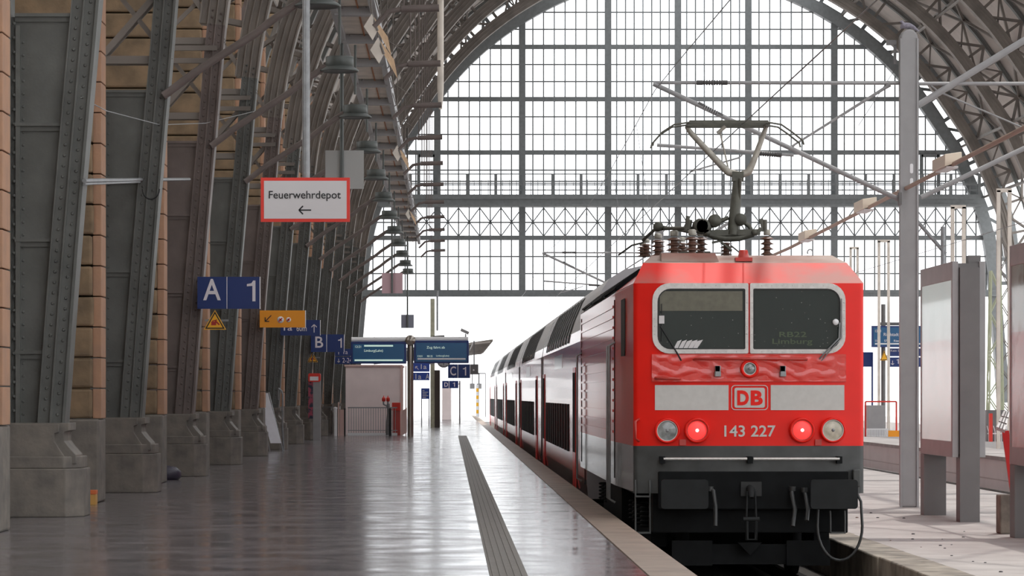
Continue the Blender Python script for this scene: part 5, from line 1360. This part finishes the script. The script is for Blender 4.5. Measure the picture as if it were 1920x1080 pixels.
for i, (a, b) in enumerate(((792,796),(792,803),(792,800),(792,803),(792,799))): m.box(PX(a,Y), PX(b,Y), Y-.01, Y, PZ(733+3.2*i,Y), PZ(731.6+3.2*i,Y))
m.build('lettering', M_WHITE, t)
m = MB(); 
for x in (790.5, 804.5): m.beam((PX(x,Y),Y+.03,0),(PX(x,Y),Y+.03,PZ(728,Y)),.05)
m.build('leg', M_GALV, t)
Y = 168.
t = sthing('platform_monitor', 890, 703, Y, 'dark monitor box hanging near the far canopy', 'monitor')
m = MB(); m.box(PX(882,Y), PX(897,Y), Y, Y+.3, PZ(702,Y), PZ(683,Y)); m.build('monitor_case', M_GREYD, t); m = MB(); m.lathe((PX(888,Y),Y,PZ(694,Y)), [(.0005,-.02),(.05,-.02),(.05,0)], 10, 'y'); m.build('small_lamp', M_WHITE, t)
m = MB(); m.beam((PX(889,Y),Y+.1,PZ(683,Y)),(PX(889,Y),Y+.1,PZ(640,Y)),.06); m.beam((PX(889,Y),Y+.1,PZ(640,Y)),(PX(889,Y),201,PZ(640,Y)),.06); m.build('hanger', M_GREYD, t)
# canopy of the outer platform
t = thing('platform_canopy', (-2, 230, 4.6), 'dark sawtooth edged canopy over the outer platform past the hall end', 'canopy')
m = MB(); m.prism([(2.75, 5.15),(2.75, 5.02),(0, 4.55),(-5, 4.3),(-9, 4.6),(-9, 4.8),(-5, 4.5),(0, 4.75)], 201, 258); m.build('canopy_roof', mat('canopy_underside', (.09,.075,.06), .8), t)
m = MB(); y = 201
while y < 258: m.beam((2.6,y,4.98),(-6,y,4.15),.12,.25); y += 4.5
m.build('canopy_beams', M_LATT, t)
for y in (206, 228, 250):
    m = MB(); m.box(-7.6, -7.2, y, y+.4, 0, 4.5); m.build('canopy_column', M_GREYD, t)
# far house wall, signal boxes, striped pole, people-free outer yard
m = MB(); m.box(PX(829,215), PX(846,215), 215, 222, 0, PZ(727,215)); tag(m.build('platform_hut', M_PINK), 'pale platform hut behind the big dark post', 'hut')
Y = 240.
for x, lab in ((885.5, 'left one of two small grey signal boxes above the far track'), (898.5, 'right one of two small grey signal boxes above the far track')):
    m = MB(); m.box(PX(x-4.5,Y), PX(x+4.5,Y), Y, Y+.5, PZ(729,Y), PZ(719,Y)); m.beam((PX(x,Y),Y+.6,PZ(719,Y)),(PX(x,Y),Y+.6,PZ(700,Y)),.08); m.beam((PX(x-12,Y),Y+.6,PZ(700,Y)),(PX(x+12,Y),Y+.6,PZ(700,Y)),.08); m.beam((PX(x+12,Y),Y+.6,PZ(700,Y)),(PX(x+12,Y),Y+.6,0),.06)
    tag(m.build('signal_box', M_GREY), lab, 'signal', 'signal boxes over the far track')
m = MB(); X = PX(895,Y)
for k in range(9): m.box(X-.09, X+.09, Y-.1, Y+.08, .0+k*.27, .0+k*.27+.27, k % 2)
tag(m.build('striped_pole', [M_WHITE, M_YELLOW]), 'slim yellow and white striped pole under the signal boxes', 'pole')
for x, y0_, Yq, lab in ((702,583,300,'pale signal mast far outside, left of the cable tray'),(933,640,330,'thin pale pole outside the hall, left of the train roofs'),(850,600,320,'short pale signal hanging outside over the departure board'),(967,560,310,'thin pale pole outside above the far coaches')):
    m = MB(); X = PX(x,Yq); m.beam((X,Yq,-.5),(X,Yq,PZ(y0_,Yq)),.10); m.beam((X-.9,Yq,PZ(y0_+14,Yq)),(X+.9,Yq,PZ(y0_+14,Yq)),.08); tag(m.build('signal_mast', M_OUT), lab, 'mast', 'pale masts in the yard outside')
